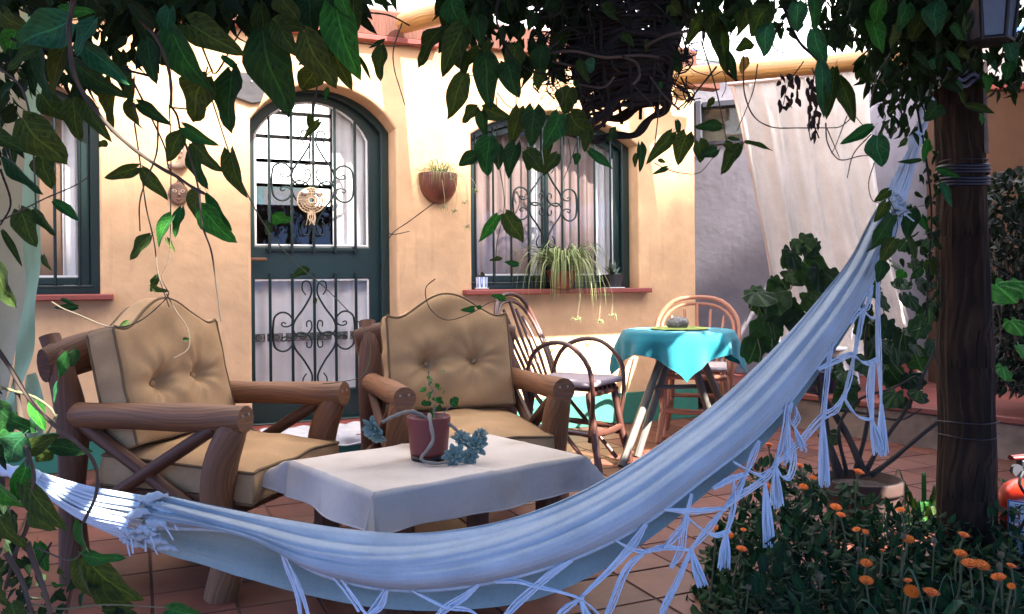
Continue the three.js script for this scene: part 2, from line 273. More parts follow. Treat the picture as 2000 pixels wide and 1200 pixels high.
{
  const s = new THREE.Shape(); const [a, b, y0, sp, pk] = DOOR;
  s.moveTo(-3.4, 0); s.lineTo(a, 0); s.lineTo(a, sp); for (let i = 1; i < 22; i++) { const t = lerp(a, b, i / 22); s.lineTo(t, archAt(t, a, b, sp, pk)); } s.lineTo(b, sp); s.lineTo(b, 0); s.lineTo(2.88, 0); s.lineTo(2.88, 2.74); s.lineTo(-3.4, 2.74); s.closePath();
  for (const w of [WIN_R, WIN_L]) s.holes.push(archShape(...w, new THREE.Path()));
  part('wall', new THREE.ExtrudeGeometry(s, { depth: 0.23, bevelEnabled: true, bevelSize: 0.016, bevelThickness: 0.016, bevelOffset: -0.016, bevelSegments: 3, curveSegments: 24 }).translate(0, 0, -0.246), M.peach, houseG);
  // dark room behind
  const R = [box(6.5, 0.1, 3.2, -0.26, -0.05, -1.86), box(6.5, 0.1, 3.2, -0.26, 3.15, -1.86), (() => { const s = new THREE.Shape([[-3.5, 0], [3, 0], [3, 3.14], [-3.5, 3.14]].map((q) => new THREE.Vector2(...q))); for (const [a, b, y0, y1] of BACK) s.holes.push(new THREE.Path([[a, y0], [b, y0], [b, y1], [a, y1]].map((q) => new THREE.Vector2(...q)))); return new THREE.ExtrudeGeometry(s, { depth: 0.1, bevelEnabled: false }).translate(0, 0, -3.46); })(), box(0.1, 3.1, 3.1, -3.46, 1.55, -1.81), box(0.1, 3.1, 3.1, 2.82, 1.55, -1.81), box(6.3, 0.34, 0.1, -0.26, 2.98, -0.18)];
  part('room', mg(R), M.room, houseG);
  for (const [a, b, y0, y1] of BACK) {
    const w = part('back_window', mg([box(b - a, 0.05, 0.08, (a + b) / 2, y0 + 0.02, -3.40), box(b - a, 0.05, 0.08, (a + b) / 2, y1 - 0.02, -3.40), box(0.05, y1 - y0 - 0.1, 0.08, a + 0.025, (y0 + y1) / 2, -3.40), box(0.05, y1 - y0 - 0.1, 0.08, b - 0.025, (y0 + y1) / 2, -3.40)]), M.timberRed, houseG);
    for (let k = 1; k < 5; k++) part('glazing_bar', box(b - a - 0.1, 0.035, 0.04, (a + b) / 2, lerp(y0, y1, k / 5), -3.39), M.black, w);
    part('glazing_bar', sweep([V(a + 0.02, y1 - 0.35, -3.33), V(a + 0.62, y1 + 0.02, -3.33)], 0.05, { rad: 8 }), M.black, w);
    part('pane', new THREE.PlaneGeometry(b - a - 0.1, y1 - y0 - 0.1).translate((a + b) / 2, (y0 + y1) / 2, -3.44), M.glass, w);
  }
  part('roof', mg([box(7.0, 0.12, 4.0, -0.1, 3.265, -1.8).rotateX(0.0)]), M.terracottaDark, houseG);
  part('wall_plate', mg([box(6.26, 0.165, 0.05, -0.26, 2.712, 0.027, 0.008), box(6.26, 0.07, 0.2, -0.26, 2.82, -0.11, 0.008)]), M.timberRed, houseG);
  part('eave_trim', mg([box(4.2, 0.035, 0.07, -1.3, 2.61, 0.0375, 0.006)]), M.brickRed, houseG);
  part('skirting', mg([box(2.92, 0.225, 0.014, -1.96, 0.1125, 0.0075, 0.003), box(2.16, 0.225, 0.014, 1.80, 0.1125, 0.0075, 0.003)]), M.skirting, houseG, 'green painted skirting band');
}
const curve2 = (pts, z) => pts.map(([x, y]) => V(x, y, z));
const iron = (parent, pts, z, r = 0.0055) => part('scroll', sweep(curve2(pts, z), (u) => r * (0.8 + 0.4 * Math.sin(Math.PI * u)), { n: pts.length * 5, rad: 6, flat: 1.6 }), M.iron, parent);
// an S: curl, long diagonal, bulge, curl - mirrored for all four quarters of a heart lozenge; then a C at either side
function lozenge(parent, cx, cy, w, h, z) {
  for (const sx of [-1, 1]) for (const sy of [-1, 1]) {
    const q = [[0.05, 0.86], [0.40, 0.74], [0.56, 0.85], [0.50, 1.0], [0.26, 1.0], [0.13, 0.80], [0.45, 0.52], [0.94, 0.22], [0.98, 0.05], [0.75, -0.05], [0.40, -0.03], [0.14, 0.10], [0.20, 0.24], [0.36, 0.22], [0.36, 0.12]].slice(1);
    iron(parent, q.map(([x, y]) => [cx + sx * x * w, cy + sy * (y * h + 0.02 * h)]), z);
  }
}
function sideC(parent, x, cy, w, h, s, z) {
  iron(parent, [[0.35, 0.42], [0.50, 0.48], [0.56, 0.36], [0.40, 0.26], [0.12, 0.34], [0.05, 0.62], [0.25, 0.92], [0.55, 1.0], [0.85, 0.80], [0.94, 0.4], [0.94, -0.4], [0.85, -0.80], [0.55, -1.0], [0.25, -0.92], [0.05, -0.62], [0.12, -0.34], [0.40, -0.26], [0.56, -0.36], [0.50, -0.48], [0.35, -0.42]].map(([a, b]) => [x + s * a * w, cy + b * h]), z);
}
{ // door: arched leaf with glass above and below the lock rail, bars and scrolls
  const z = -0.27, L = [-0.46, 0.50, 0.15, 2.06, 2.32], up = [-0.35, 0.39, 1.285, 2.0, 2.235], lo = [-0.35, 0.39, 0.345, 1.075, 1.0752];
  const s = archShape(...L); s.holes.push(archShape(...up, new THREE.Path())); { const p = new THREE.Path(); p.moveTo(lo[0], lo[2]); p.lineTo(lo[1], lo[2]); p.lineTo(lo[1], lo[3]); p.lineTo(lo[0], lo[3]); p.closePath(); s.holes.push(p); }
  const door = part('door', new THREE.ExtrudeGeometry(s, { depth: 0.05, bevelEnabled: true, bevelSize: 0.006, bevelThickness: 0.006, bevelOffset: -0.006, bevelSegments: 2 }).translate(0, 0, z - 0.025), M.greenPaint, houseG);
  part('door_frame', ring([-0.52, 0.57, 0.15, 2.10, 2.38], [-0.475, 0.462, 0.16, 2.045, 2.28], 0.05, z + 0.036), M.greenPaint, door);
  part('pane', new THREE.ShapeGeometry(archShape(...up)).translate(0, 0, z), M.glass, door); 
  part('pane', new THREE.PlaneGeometry(lo[1] - lo[0], lo[3] - lo[2]).translate(0.02, (lo[2] + lo[3]) / 2, z), M.glass, door);
  part('glazing_bead', ring(up, [up[0] + 0.014, up[1] - 0.014, up[2] + 0.014, up[3] - 0.004, up[4] - 0.014], 0.012, z + 0.012), M.white, door);
  part('glazing_bead', mg([box(0.012, 0.72, 0.012, lo[1] - 0.006, 0.71, z + 0.018), box(0.73, 0.012, 0.012, 0.018, lo[3] - 0.006, z + 0.018)]), M.white, door);
  const zb = z + 0.055;
  for (const [k, t] of [-0.26, -0.12, 0.02, 0.16, 0.295].entries()) {
    part('bar', box(0.017, archAt(t, ...[up[0], up[1], up[3], up[4]]) - 1.25, 0.017, t, (archAt(t, up[0], up[1], up[3], up[4]) + 1.25) / 2 - 0.01, zb, 0.003), M.iron, door);
    part('bar', box(0.017, 0.80, 0.017, t, 0.715, zb, 0.003), M.iron, door);
  }
  part('rail', mg([box(0.60, 0.02, 0.012, 0.018, 1.262, zb - 0.011, 0.003)]), M.iron, door);
  lozenge(door, 0.02, 0.715, 0.138, 0.335, zb); for (const sd of [-1, 1]) sideC(door, 0.02 + sd * 0.135, 0.735, 0.135, 0.125, sd, zb);
  lozenge(door, 0.02, 1.70, 0.138, 0.33, zb); for (const sd of [-1, 1]) sideC(door, 0.02 + sd * 0.135, 1.70, 0.135, 0.12, sd, zb);
  part('door_handle', mg([box(0.15, 0.022, 0.02, -0.355, 1.20, z + 0.075, 0.008), box(0.02, 0.02, 0.05, -0.415, 1.20, z + 0.045, 0.005)]), mat(lin(0.17, 0.075, 0.035), 0.4), door);
  part('lock_plate', mg([box(0.03, 0.065, 0.008, -0.40, 1.115, z + 0.034, 0.002), box(0.014, 0.006, 0.01, -0.398, 1.12, z + 0.036)]), mat(lin(0.5, 0.5, 0.46), 0.35, { metalness: 0.6 }), door);
  part('doorstep', box(1.55, 0.118, 0.36, 0.12, 0.059, 0.181, 0.008), M.skirting, houseG, 'green riser of the doorstep');
  part('step_tread', box(1.59, 0.03, 0.62, 0.12, 0.134, 0.08, 0.006), M.brickRed, houseG);
}
function windowUnit(W, bars, scrollAt) {
  const z = -0.19, [a, b, y0, sp, pk] = W, o = [a - 0.015, b + 0.015, y0 - 0.0, sp + 0.008, pk + 0.012], f = [a + 0.055, b - 0.055, y0 + 0.055, sp - 0.02, pk - 0.055];
  const win = part('window', ring(o, f, 0.07, z - 0.02), M.greenPaint, houseG);
  part('casement', ring([f[0] + 0.002, f[1] - 0.002, f[2] + 0.002, f[3], f[4] - 0.002], [f[0] + 0.05, f[1] - 0.05, f[2] + 0.045, f[3] - 0.02, f[4] - 0.05], 0.035, z - 0.028), M.greenPaint, win);
  part('pane', new THREE.ShapeGeometry(archShape(...f)).translate(0, 0, z - 0.022), M.glass, win);
  part('glazing_bead', mg([box(0.012, sp - y0 - 0.16, 0.012, f[1] - 0.055, (sp + y0) / 2, z - 0.012), box(b - a - 0.25, 0.012, 0.012, (a + b) / 2, f[2] + 0.052, z - 0.012)]), M.white, win);
  part('mullion', box(0.05, pk - y0 - 0.12, 0.035, (a + b) / 2 - 0.02, (pk + y0) / 2, z + 0.0, 0.004), M.greenPaint, win);
  const zb = z + 0.095;
  for (const t of bars) part('bar', sweep([V(t, y0 + 0.035, zb), V(t, archAt(t, a, b, sp, pk) - 0.03, zb)], 0.0085, { rad: 8 }), M.iron, win);
  part('rail', mg([box(b - a - 0.06, 0.012, 0.022, (a + b) / 2, y0 + 0.045, zb, 0.003)]), M.iron, win);
  if (scrollAt) { const [cx, cy] = scrollAt; lozenge(win, cx, cy, 0.13, 0.30, zb); for (const s of [-1, 1]) sideC(win, cx + s * 0.13, cy, 0.13, 0.115, s, zb); }
  part('window_sill', box(b - a + 0.14, 0.035, 0.29, (a + b) / 2, y0 - 0.014, -0.075, 0.008), M.brickRed, houseG);
}
windowUnit(WIN_R, [1.105, 1.24, 1.375, 1.51, 1.645, 1.78, 1.915, 2.05, 2.185, 2.285], [1.645, 1.60]);
windowUnit(WIN_L, [-2.44, -2.27, -2.10, -1.93, -1.76, -1.59, -1.46, -1.335], null);
function curtain(name, label, t0, t1, y0, y1, z, pleats, m, amp = 0.022, mats) {
  const g = thing(name, label, 'curtain', house((t0 + t1) / 2, y0, z), TURN, 'curtains behind the glass'); const ph = rr(0, 6), W = t1 - t0;
  part('cloth', grid(pleats * 8, 14, (u, v) => V((u - 0.5) * W, v * (y1 - y0), amp * Math.sin(u * pleats * 6.283 + ph + 0.6 * Math.sin(v * 2 + u * 9)) * (0.7 + 0.3 * Math.sin(u * 17 + ph))), (u, v) => [u * W, v * (y1 - y0)]), m, g);
  return g;
}
curtain('window_curtain', 'taupe curtain behind left half of the window with potted plants', 1.0, 1.62, 1.0, 2.24, -0.30, 6, M.taupeCurtain, 0.018);
curtain('window_curtain', 'taupe curtain behind right half of the window with potted plants', 1.72, 2.17, 1.0, 2.24, -0.30, 5, M.taupeCurtain, 0.018);
curtain('net_curtain', 'narrow white net hanging in middle gap of taupe curtains', 1.58, 1.74, 1.0, 2.24, -0.33, 2, M.whiteCurtain, 0.014);
curtain('net_curtain', 'narrow white net at right edge of the window with potted plants', 2.15, 2.33, 1.0, 2.2, -0.31, 3, M.whiteCurtain, 0.014);
curtain('window_curtain', 'plain brown curtain in the window cut by the hanging green band', -2.5, -1.43, 1.0, 2.24, -0.33, 3, M.brownCurtain, 0.01);
curtain('net_curtain', 'white pleated net beside brown curtain, left of clay wall plaques', -1.435, -1.27, 1.0, 2.24, -0.31, 3, M.whiteCurtain, 0.016);
{
  const g = curtain('door_curtain', 'white pleated curtain with lace band behind lower door glass', -0.36, 0.40, 0.30, 1.10, -0.31, 7, M.whiteCurtain, 0.013);
  const lace = tex(128, (u, v) => { const a = Math.hypot(((u * 6) % 1) - 0.5, v - 0.5); return (Math.abs(a - 0.30) < 0.08 || v < 0.08 || v > 0.92 || a < 0.12) ? 0.36 : 0.62; }, [1, 1]);
  part('lace_band', grid(56, 1, (u, v) => V((u - 0.5) * 0.75, 0.37 + v * 0.052, 0.017 + 0.0132 * Math.sin(u * 7 * 6.283)), (u, v) => [u * 2.2, v]), mat(lin(0.7, 0.68, 0.66), 0.95, { map: lace }), g);
  curtain('door_curtain', 'white curtain half drawn behind arched upper door glass', 0.165, 0.40, 1.27, 2.2, -0.31, 3, M.whiteCurtain, 0.013);
}
// patio canopy of pale translucent sheet on log rafters
{
  const y = 2.80, c = thing('patio_canopy', 'pale translucent canopy on log rafters over the patio along the facade', 'canopy', V(HX, 0, HZ), TURN);
  const s = new THREE.Shape([[-3.3, 0.056], [-3.3, 1.45], [1.0, 1.45], [1.0, CANOPY_EDGE], [3.3, CANOPY_EDGE], [3.3, 2.9], [4.6, 2.9], [4.6, -0.15], [2.92, -0.15], [2.92, 0.056]].map(([t, z]) => new THREE.Vector2(t, -z)));
  const sg = new THREE.ShapeGeometry(s).rotateX(-Math.PI / 2), su = sg.attributes.uv, sp = sg.attributes.position; for (let k = 0; k < sp.count; k++) su.setXY(k, sp.getX(k) / 2, Math.max(0.001, sp.getZ(k)) / 4);
  part('sheet', sg.translate(0, y, 0), M.roofSheet, c);
  part('outer_sheet', grid(12, 6, (u, v) => V(lerp(-3.3, GAP_T, u), lerp(2.792, 2.50, v) - 0.03 * Math.sin(v * Math.PI) * Math.abs(Math.sin(u * 12.6)), lerp(1.43, CANOPY_LEFT, v)), (u, v) => [u * 5, v * 2]), M.roofCanvas, c);
  part('sheet_edge', mg([box(2.3, 0.012, 0.03, 2.15, y - 0.012, CANOPY_EDGE - 0.015), box(1.58, 0.012, 0.03, 3.71, y - 0.012, -0.13)]), mat(lin(0.2, 0.33, 0.28), 0.4), c);
  part('outer_sheet', grid(8, 6, (u, v) => V(lerp(4.58, 8.2, u), lerp(2.79, 2.6, v), lerp(-0.6, 4.2, v)), (u, v) => [u * 3, v * 4]), M.roofCanvas, c);
  part('outer_sheet', grid(6, 6, (u, v) => V(lerp(3.3, 4.6, u), lerp(2.815, 2.60, v), lerp(2.88, 4.3, v)), (u, v) => [u * 2, v * 2]), M.roofCanvas, c);
  const lg = (a, b, r, label) => partW('rafter', sweep([a, a.clone().lerp(b, 0.5).add(V(0, -0.012, 0)), b], (u) => r * (1 + 0.06 * Math.sin(u * 9)), { n: 14, rad: 14 }), M.log, c, label);
  lg(onHouse(787, 46, 0.13), V(0.9, 2.735, -4.17), 0.062);
  lg(at(1286, 152, 6.12), at(1830, 104, 5.1), 0.062);
  lg(house(-1.3, 2.735, 0.02), house(-0.9, 2.735, 3.2), 0.055);
  lg(house(-2.6, 2.735, 0.02), house(-2.3, 2.735, 3.2), 0.055);
  partW('corbel', new RoundedBoxGeometry(0.26, 0.07, 0.09, 2, 0.01).rotateY(0.4).translate(...at(1372, 166, 6.2).toArray()), M.timberRed, c);
  partW('corbel', sweep([at(1330, 182, 6.3), at(1330, 182, 6.05)], 0.055, { rad: 12 }), M.log, c);
}
// lavender side wing with its window, blue wall and brown garden wall
{
  const dir = V(0.93, 0, 0.36).normalize(), yaw = Math.atan2(-dir.z, dir.x), o = V(1.30, 0, -7.52);
  const w = thing('side_wing', 'lavender plastered side wing standing behind the hanging shade cloth', 'house wing', o, yaw);
  const s = new THREE.Shape([[0, 0], [2.6, 0], [2.6, 2.95], [0, 2.95]].map((p) => new THREE.Vector2(...p))); const p0 = onWing(1366, 282), p1 = onWing(1440, 200);
  function onWing(px, py) { const a = at(px, py, 1).sub(V(0, EYE, 0)), n = V(-dir.z, 0, dir.x), k = o.clone().dot(n) / V(a.x, 0, a.z).dot(n); const q = a.multiplyScalar(k).add(V(0, EYE, 0)); return [q.clone().sub(o).dot(dir), q.y]; }
  const h = new THREE.Path([[p0[0], p0[1]], [p1[0] + 0.25, p0[1]], [p1[0] + 0.25, p1[1]], [p0[0], p1[1]]].map((p) => new THREE.Vector2(...p))); s.holes.push(h);
  part('wall', new THREE.ExtrudeGeometry(s, { depth: 0.2, bevelEnabled: false }).translate(0, 0, -0.2), M.lavender, w);
  const cw = p1[0] + 0.25 - p0[0], chh = p1[1] - p0[1], cx = (p0[0] + p1[0] + 0.25) / 2, cy = (p0[1] + p1[1]) / 2;
  const f = part('window', mg([box(0.05, chh + 0.08, 0.08, p0[0] - 0.005, cy, -0.02, 0.006), box(cw, 0.05, 0.08, cx + 0.03, p1[1], -0.02, 0.006), box(cw, 0.035, 0.08, cx + 0.03, p0[1], -0.02, 0.006), box(0.05, chh, 0.08, p1[0] + 0.26, cy, -0.02, 0.006)]), mat(lin(0.035, 0.035, 0.045), 0.5), w);
  part('pane', new THREE.PlaneGeometry(cw, chh).translate(cx, cy, -0.05), M.glass, f); part('blind', new THREE.PlaneGeometry(cw, chh).translate(cx, cy, -0.15), mat(lin(0.17, 0.18, 0.14), 0.9, { map: tClay }), f);
  const b = thing('blue_wall', 'bright blue painted wall glimpsed between log beam and shade cloth', 'wall', V(2.6, 2.2, -9.2));
  part('wall', box(1.9, 1.7, 0.15, 0.1, 0.5, 0, 0.01), mat(lin(0.045, 0.12, 0.46), 0.8, { map: tMottle }), b); part('ledge', box(0.45, 1.0, 0.16, -0.42, 0.75, 0.1, 0.01), M.white, b); part('vent', box(0.10, 0.14, 0.05, 0.02, 0.66, 0.10, 0.004), M.black, b);
  const nb = thing('neighbour_house', 'white walled house seen through the arched door and out of a rear window', 'house', house(-2.5, 0, -12), TURN);
  part('wall', box(14, 6.2, 0.3, 0, 3.1, 0, 0.02), M.white, nb); part('roof', box(14.6, 0.25, 1.2, 0, 6.33, -0.2, 0.03), M.terracotta, nb); for (const t of [-2.6, 4.2]) { const w = part('window', box(1.1, 1.3, 0.08, t, 2.4, 0.16, 0.01), M.greenPaint, nb); part('pane', new THREE.PlaneGeometry(0.9, 1.1).translate(t, 2.4, 0.206), M.black, w); }
  const e = thing('garden_wall', 'earth brown garden wall behind log post and hedge', 'wall', V(5.0, 0.24, -6.4));
  part('wall', box(5.0, 2.2, 0.22, 0.7, 1.1, 0, 0.01), M.earthWall, e); part('coping', box(5.1, 0.05, 0.28, 0.7, 2.228, 0, 0.01), M.brickRed, e);
}

// ------------------------------------------------------------------ furniture
// square-edged cushion: outline(a) gives half sizes, face bulges and is pulled in at its buttons
function cushionGeo({ w, h, t, crown = 0, buttons = [], n = 30, puff = 0.035, slack = 0.009 }) {
  const top = (x) => h + crown * Math.pow(Math.cos(Math.min(1, Math.abs(x) / (w * 0.82)) * Math.PI / 2), 1.35) + 0.018 * Math.pow(Math.abs(x) / w, 6);
  const face = (sz) => (u, v) => {
    const a = u * 2 - 1, b = v * 2 - 1, x = a * w, y = v * top(x); let z = t / 2 + puff * Math.pow(1 - Math.pow(Math.abs(a), 2.6), 0.6) * Math.pow(1 - Math.pow(Math.abs(b), 2.6), 0.6);
    for (const [bx, by] of buttons) { const dx = x - bx, dy = y - by, r = Math.hypot(dx, dy), an = Math.atan2(dy, dx); if (sz > 0) z -= 0.045 * Math.exp(-r * r / 0.0016) + 0.026 * Math.exp(-r / 0.06) + 0.018 * Math.exp(-r / 0.085) * Math.pow(Math.abs(Math.sin(an * 4.5 + bx * 30 + 0.5 * Math.sin(an * 3))), 1.5) * Math.min(1, r / 0.025) + 0.012 * Math.exp(-dy * dy / 0.0006) * Math.exp(-Math.abs(dx) / 0.12); }
    z += slack * (Math.sin(x * 31 + y * 19) * 0.4 + Math.sin(x * 13 - y * 37 + 1) * 0.6) * (1 - a * a) ; return V(x, y, sz * z);
  };
  const uvf = (u, v) => [u * w * 2, v * h], A = grid(n, n, face(1), uvf), B = grid(n, n, face(-1), uvf);
  const loop = []; const N = 30; for (let i = 0; i <= N; i++) loop.push([i / N, 0]); for (let i = 1; i <= N; i++) loop.push([1, i / N]); for (let i = 1; i <= N; i++) loop.push([1 - i / N, 1]); for (let i = 1; i <= N; i++) loop.push([0, 1 - i / N]);
  const F1 = face(1), F2 = face(-1);
  const side = grid(loop.length - 1, 5, (u, v) => { const [a, b] = loop[Math.round(u * (loop.length - 1))], p = F1(a, b), q = F2(a, b), m = p.clone().lerp(q, v), c = V(0, h / 2, 0), o = V(m.x, m.y - h / 2, 0).normalize(); return m.addScaledVector(o, (0.012 + 0.006 * Math.sin(u * 90)) * Math.sin(Math.PI * v)); }, (u, v) => [u * 2, v * t]);
  const pipe = (f) => sweep(loop.filter((_, i) => i % 2 === 0).map(([a, b]) => f(a, b)), 0.0058, { n: 100, rad: 6 });
  return { body: mg([A, B, side]), pipes: [pipe(F1), pipe(F2)], spot: (x, y) => F1((x / w + 1) / 2, y / top(x)) };
}
function armchair(label, pos, turn) {
  const g = thing('log_armchair', label, 'armchair', pos, turn, 'rustic log armchairs');
  const wob = (r, k) => (u) => r * (1 + 0.05 * Math.sin(u * 8 + k));
  for (const s of [-1, 1]) {
    const x = s * 0.33;
    part('leg', sweep([V(x, 0, 0.30), V(x, 0.14, 0.325), V(x, 0.30, 0.285), V(x, 0.45, 0.305), V(x, 0.555, 0.345), V(x, 0.602, 0.350)], (u) => 0.052 * (1.0 + 0.10 * Math.cos(u * 9)) * (u > 0.93 ? 0.86 : 1), { n: 26, rad: 14 }), M.chairWood, g);
    part('arm', sweep([V(x, 0.595, 0.40), V(x, 0.590, 0.05), V(x, 0.580, -0.34)], wob(0.047, s), { n: 12, rad: 16 }), M.chairWood, g);
    for (const [dx, dy] of [[-0.018, 0.012], [0.016, 0.014]]) part('nail', new THREE.SphereGeometry(0.005, 8, 6).scale(1, 1, 0.5).translate(x + dx, 0.595 + dy, 0.4005), mat(lin(0.3, 0.27, 0.24), 0.4, { metalness: 0.6 }), g);
    part('back_post', sweep([V(x, 0, -0.30), V(x, 0.25, -0.315), V(x, 0.55, -0.31), V(x, 0.74, -0.36), V(x, 0.86, -0.41)], (u) => 0.054 * (1 + 0.1 * Math.cos(u * 10)) * (u > 0.95 ? 0.8 : 1), { n: 22, rad: 12, flat: 0.75 }), M.chairWoodDark, g);
    part('brace', sweep([V(x, 0.555, -0.27), V(x, 0.24, 0.27)], wob(0.023, 1), { n: 5, rad: 8, flat: 1.2 }), M.chairWoodDark, g);
    part('brace', sweep([V(x + s * 0.012, 0.23, -0.27), V(x + s * 0.012, 0.565, 0.29)], wob(0.023, 2), { n: 5, rad: 8, flat: 1.2 }), M.chairWoodDark, g);
    part('side_rail', sweep([V(x, 0.27, -0.30), V(x, 0.27, 0.30)], 0.034, { n: 4, rad: 10 }), M.chairWoodDark, g);
  }
  part('front_rail', sweep([V(-0.33, 0.29, 0.29), V(0.33, 0.29, 0.29)], 0.042, { n: 6, rad: 12 }), M.chairWoodDark, g);
  part('seat_board', box(0.62, 0.025, 0.56, 0, 0.318, 0.0, 0.006), M.chairWoodDark, g);
  part('crest_rail', sweep([V(-0.39, 0.76, -0.375), V(-0.2, 0.79, -0.385), V(0, 0.81, -0.39), V(0.2, 0.79, -0.385), V(0.39, 0.76, -0.375)], (u) => 0.075 - 0.015 * Math.pow(Math.abs(u * 2 - 1), 8), { n: 22, rad: 14, flat: 0.45 }), M.chairWoodDark, g);
  part('back_slat', sweep([V(-0.33, 0.50, -0.325), V(0.33, 0.50, -0.325)], 0.028, { n: 5, rad: 9 }), M.chairWoodDark, g);
  const set = (name, c, m4) => {
    const q = part(name, c.body.applyMatrix4(m4), M.canvas, g); c.pipes.forEach((p) => part('piping', p.applyMatrix4(m4), M.piping, q)); return q;
  };
  const seatM = new THREE.Matrix4().makeTranslation(0, 0.398, -0.235).multiply(new THREE.Matrix4().makeRotationX(Math.PI / 2 - 0.03)).multiply(new THREE.Matrix4().makeScale(1, 1, -1));
  // face upward: local y runs to the front of the chair
  const sc = cushionGeo({ w: 0.285, h: 0.60, t: 0.105, puff: 0.04, buttons: [], slack: 0.009 });
  set('seat_cushion', sc, new THREE.Matrix4().makeTranslation(0, 0.385, -0.225).multiply(new THREE.Matrix4().makeBasis(V(-1, 0, 0), V(0, -0.05, 1).normalize(), V(0, 1, 0.05).normalize())));
  const bb = [[-0.105, 0.205], [0.115, 0.21]], bc = cushionGeo({ w: 0.285, h: 0.405, t: 0.12, crown: 0.115, buttons: bb, n: 48 });
  const bm = new THREE.Matrix4().makeTranslation(0, 0.468, -0.13).multiply(new THREE.Matrix4().makeRotationX(-0.24)); const spots = bb.map(([x, y]) => bc.spot(x, y));
  const back = set('back_cushion', bc, bm);
  for (const p of spots) part('button', new THREE.SphereGeometry(0.014, 12, 8).scale(1, 1, 0.5).translate(p.x, p.y, p.z + 0.012).applyMatrix4(bm), M.canvas, back);
  return g;
}
armchair('log armchair turned sideways behind the left end of the hammock', V(-1.157, 0, -3.195), Math.atan2(0.955, 0.30));
armchair('log armchair facing forward before the wall, between door and bentwood chair', V(-0.237, 0, -3.71), Math.atan2(0.336, 0.94));

// coffee table with white cloth
const tblC = V(-0.26, 0, -2.90), tblTurn = Math.atan2(0.50, 0.644);
{
  const hx = 0.405, hz = 0.29, H = 0.43;
  const g = thing('coffee_table', 'low dark wood coffee table hidden under white cloth', 'table', tblC, tblTurn);
  part('table_top', box(hx * 2 - 0.02, 0.03, hz * 2 - 0.02, 0, H - 0.02, 0, 0.005), M.chairWoodDark, g);
  for (const a of [-1, 1]) for (const b of [-1, 1]) part('leg', box(0.065, H - 0.036, 0.065, a * (hx - 0.09), (H - 0.036) / 2, b * (hz - 0.08), 0.006), M.chairWoodDark, g);
  part('apron', mg([box(hx * 2 - 0.16, 0.07, 0.02, 0, H - 0.075, hz - 0.08), box(hx * 2 - 0.16, 0.07, 0.02, 0, H - 0.075, -hz + 0.08)]), M.chairWoodDark, g);
  const c = thing('white_tablecloth', 'plain white tablecloth over the low coffee table', 'tablecloth', V(tblC.x, H, tblC.z), tblTurn);
  // sheet of cloth: what lies past the edge hangs; corners stand out in a fold
  const drop = 0.112, n = 120;
  const f = (u, v) => {
    const X = (u * 2 - 1) * (hx + drop), Z = (v * 2 - 1) * (hz + drop), ox = Math.max(0, Math.abs(X) - hx), oz = Math.max(0, Math.abs(Z) - hz), sx = Math.sign(X), sz = Math.sign(Z);
    const cx = Math.min(Math.abs(X), hx), cz = Math.min(Math.abs(Z), hz); let y = 0.0055 + 0.0016 * Math.sin(X * 23) * Math.sin(Z * 19) + 0.0035 * Math.exp(-Math.abs(X - 0.02 + 0.01 * Math.sin(Z * 9)) / 0.012) + 0.003 * Math.exp(-Math.abs(Z + 0.03 + 0.008 * Math.sin(X * 7)) / 0.012), x = cx, z = cz;
    const left = sx < 0 && sz < 0 ? 1.9 : 1;            // the corner by the armchair flares most
    if (ox > 0 && oz > 0) { const o = Math.max(ox, oz), an = Math.atan2(oz, ox), k = Math.sin(an * 2); y = -o * 0.985 + k * 0.012; const out = 0.12 * o + k * Math.min(ox, oz) * 0.62 * left; x += out * Math.cos(an) + 0.006; z += out * Math.sin(an) + 0.006; y += k * Math.min(ox, oz) * 0.15 * left; }
    else if (ox > 0) { y = -ox; x += 0.006 + ox * (0.12 + 0.13 * Math.sin(Z * 15 + 0.6)); }
    else if (oz > 0) { y = -oz; z += 0.006 + oz * (0.10 + 0.12 * Math.sin(X * 12 + 1) + 0.05 * Math.sin(X * 31)); }
    return V(x * sx, y, z * sz);
  };
  part('cloth', grid(n, n, f, (u, v) => [u * 1.0, v * 0.8]), M.tableCloth, c);
  const rim = []; for (let k = 0; k <= 160; k++) { const q = k / 40, s = q % 1; rim.push(q < 1 ? f(s, 0) : q < 2 ? f(1, s) : q < 3 ? f(1 - s, 1) : q < 4 ? f(0, 1 - s) : f(0, 0)); } part('hem', sweep(rim, 0.0026, { rad: 5 }), M.tableCloth, c);
}
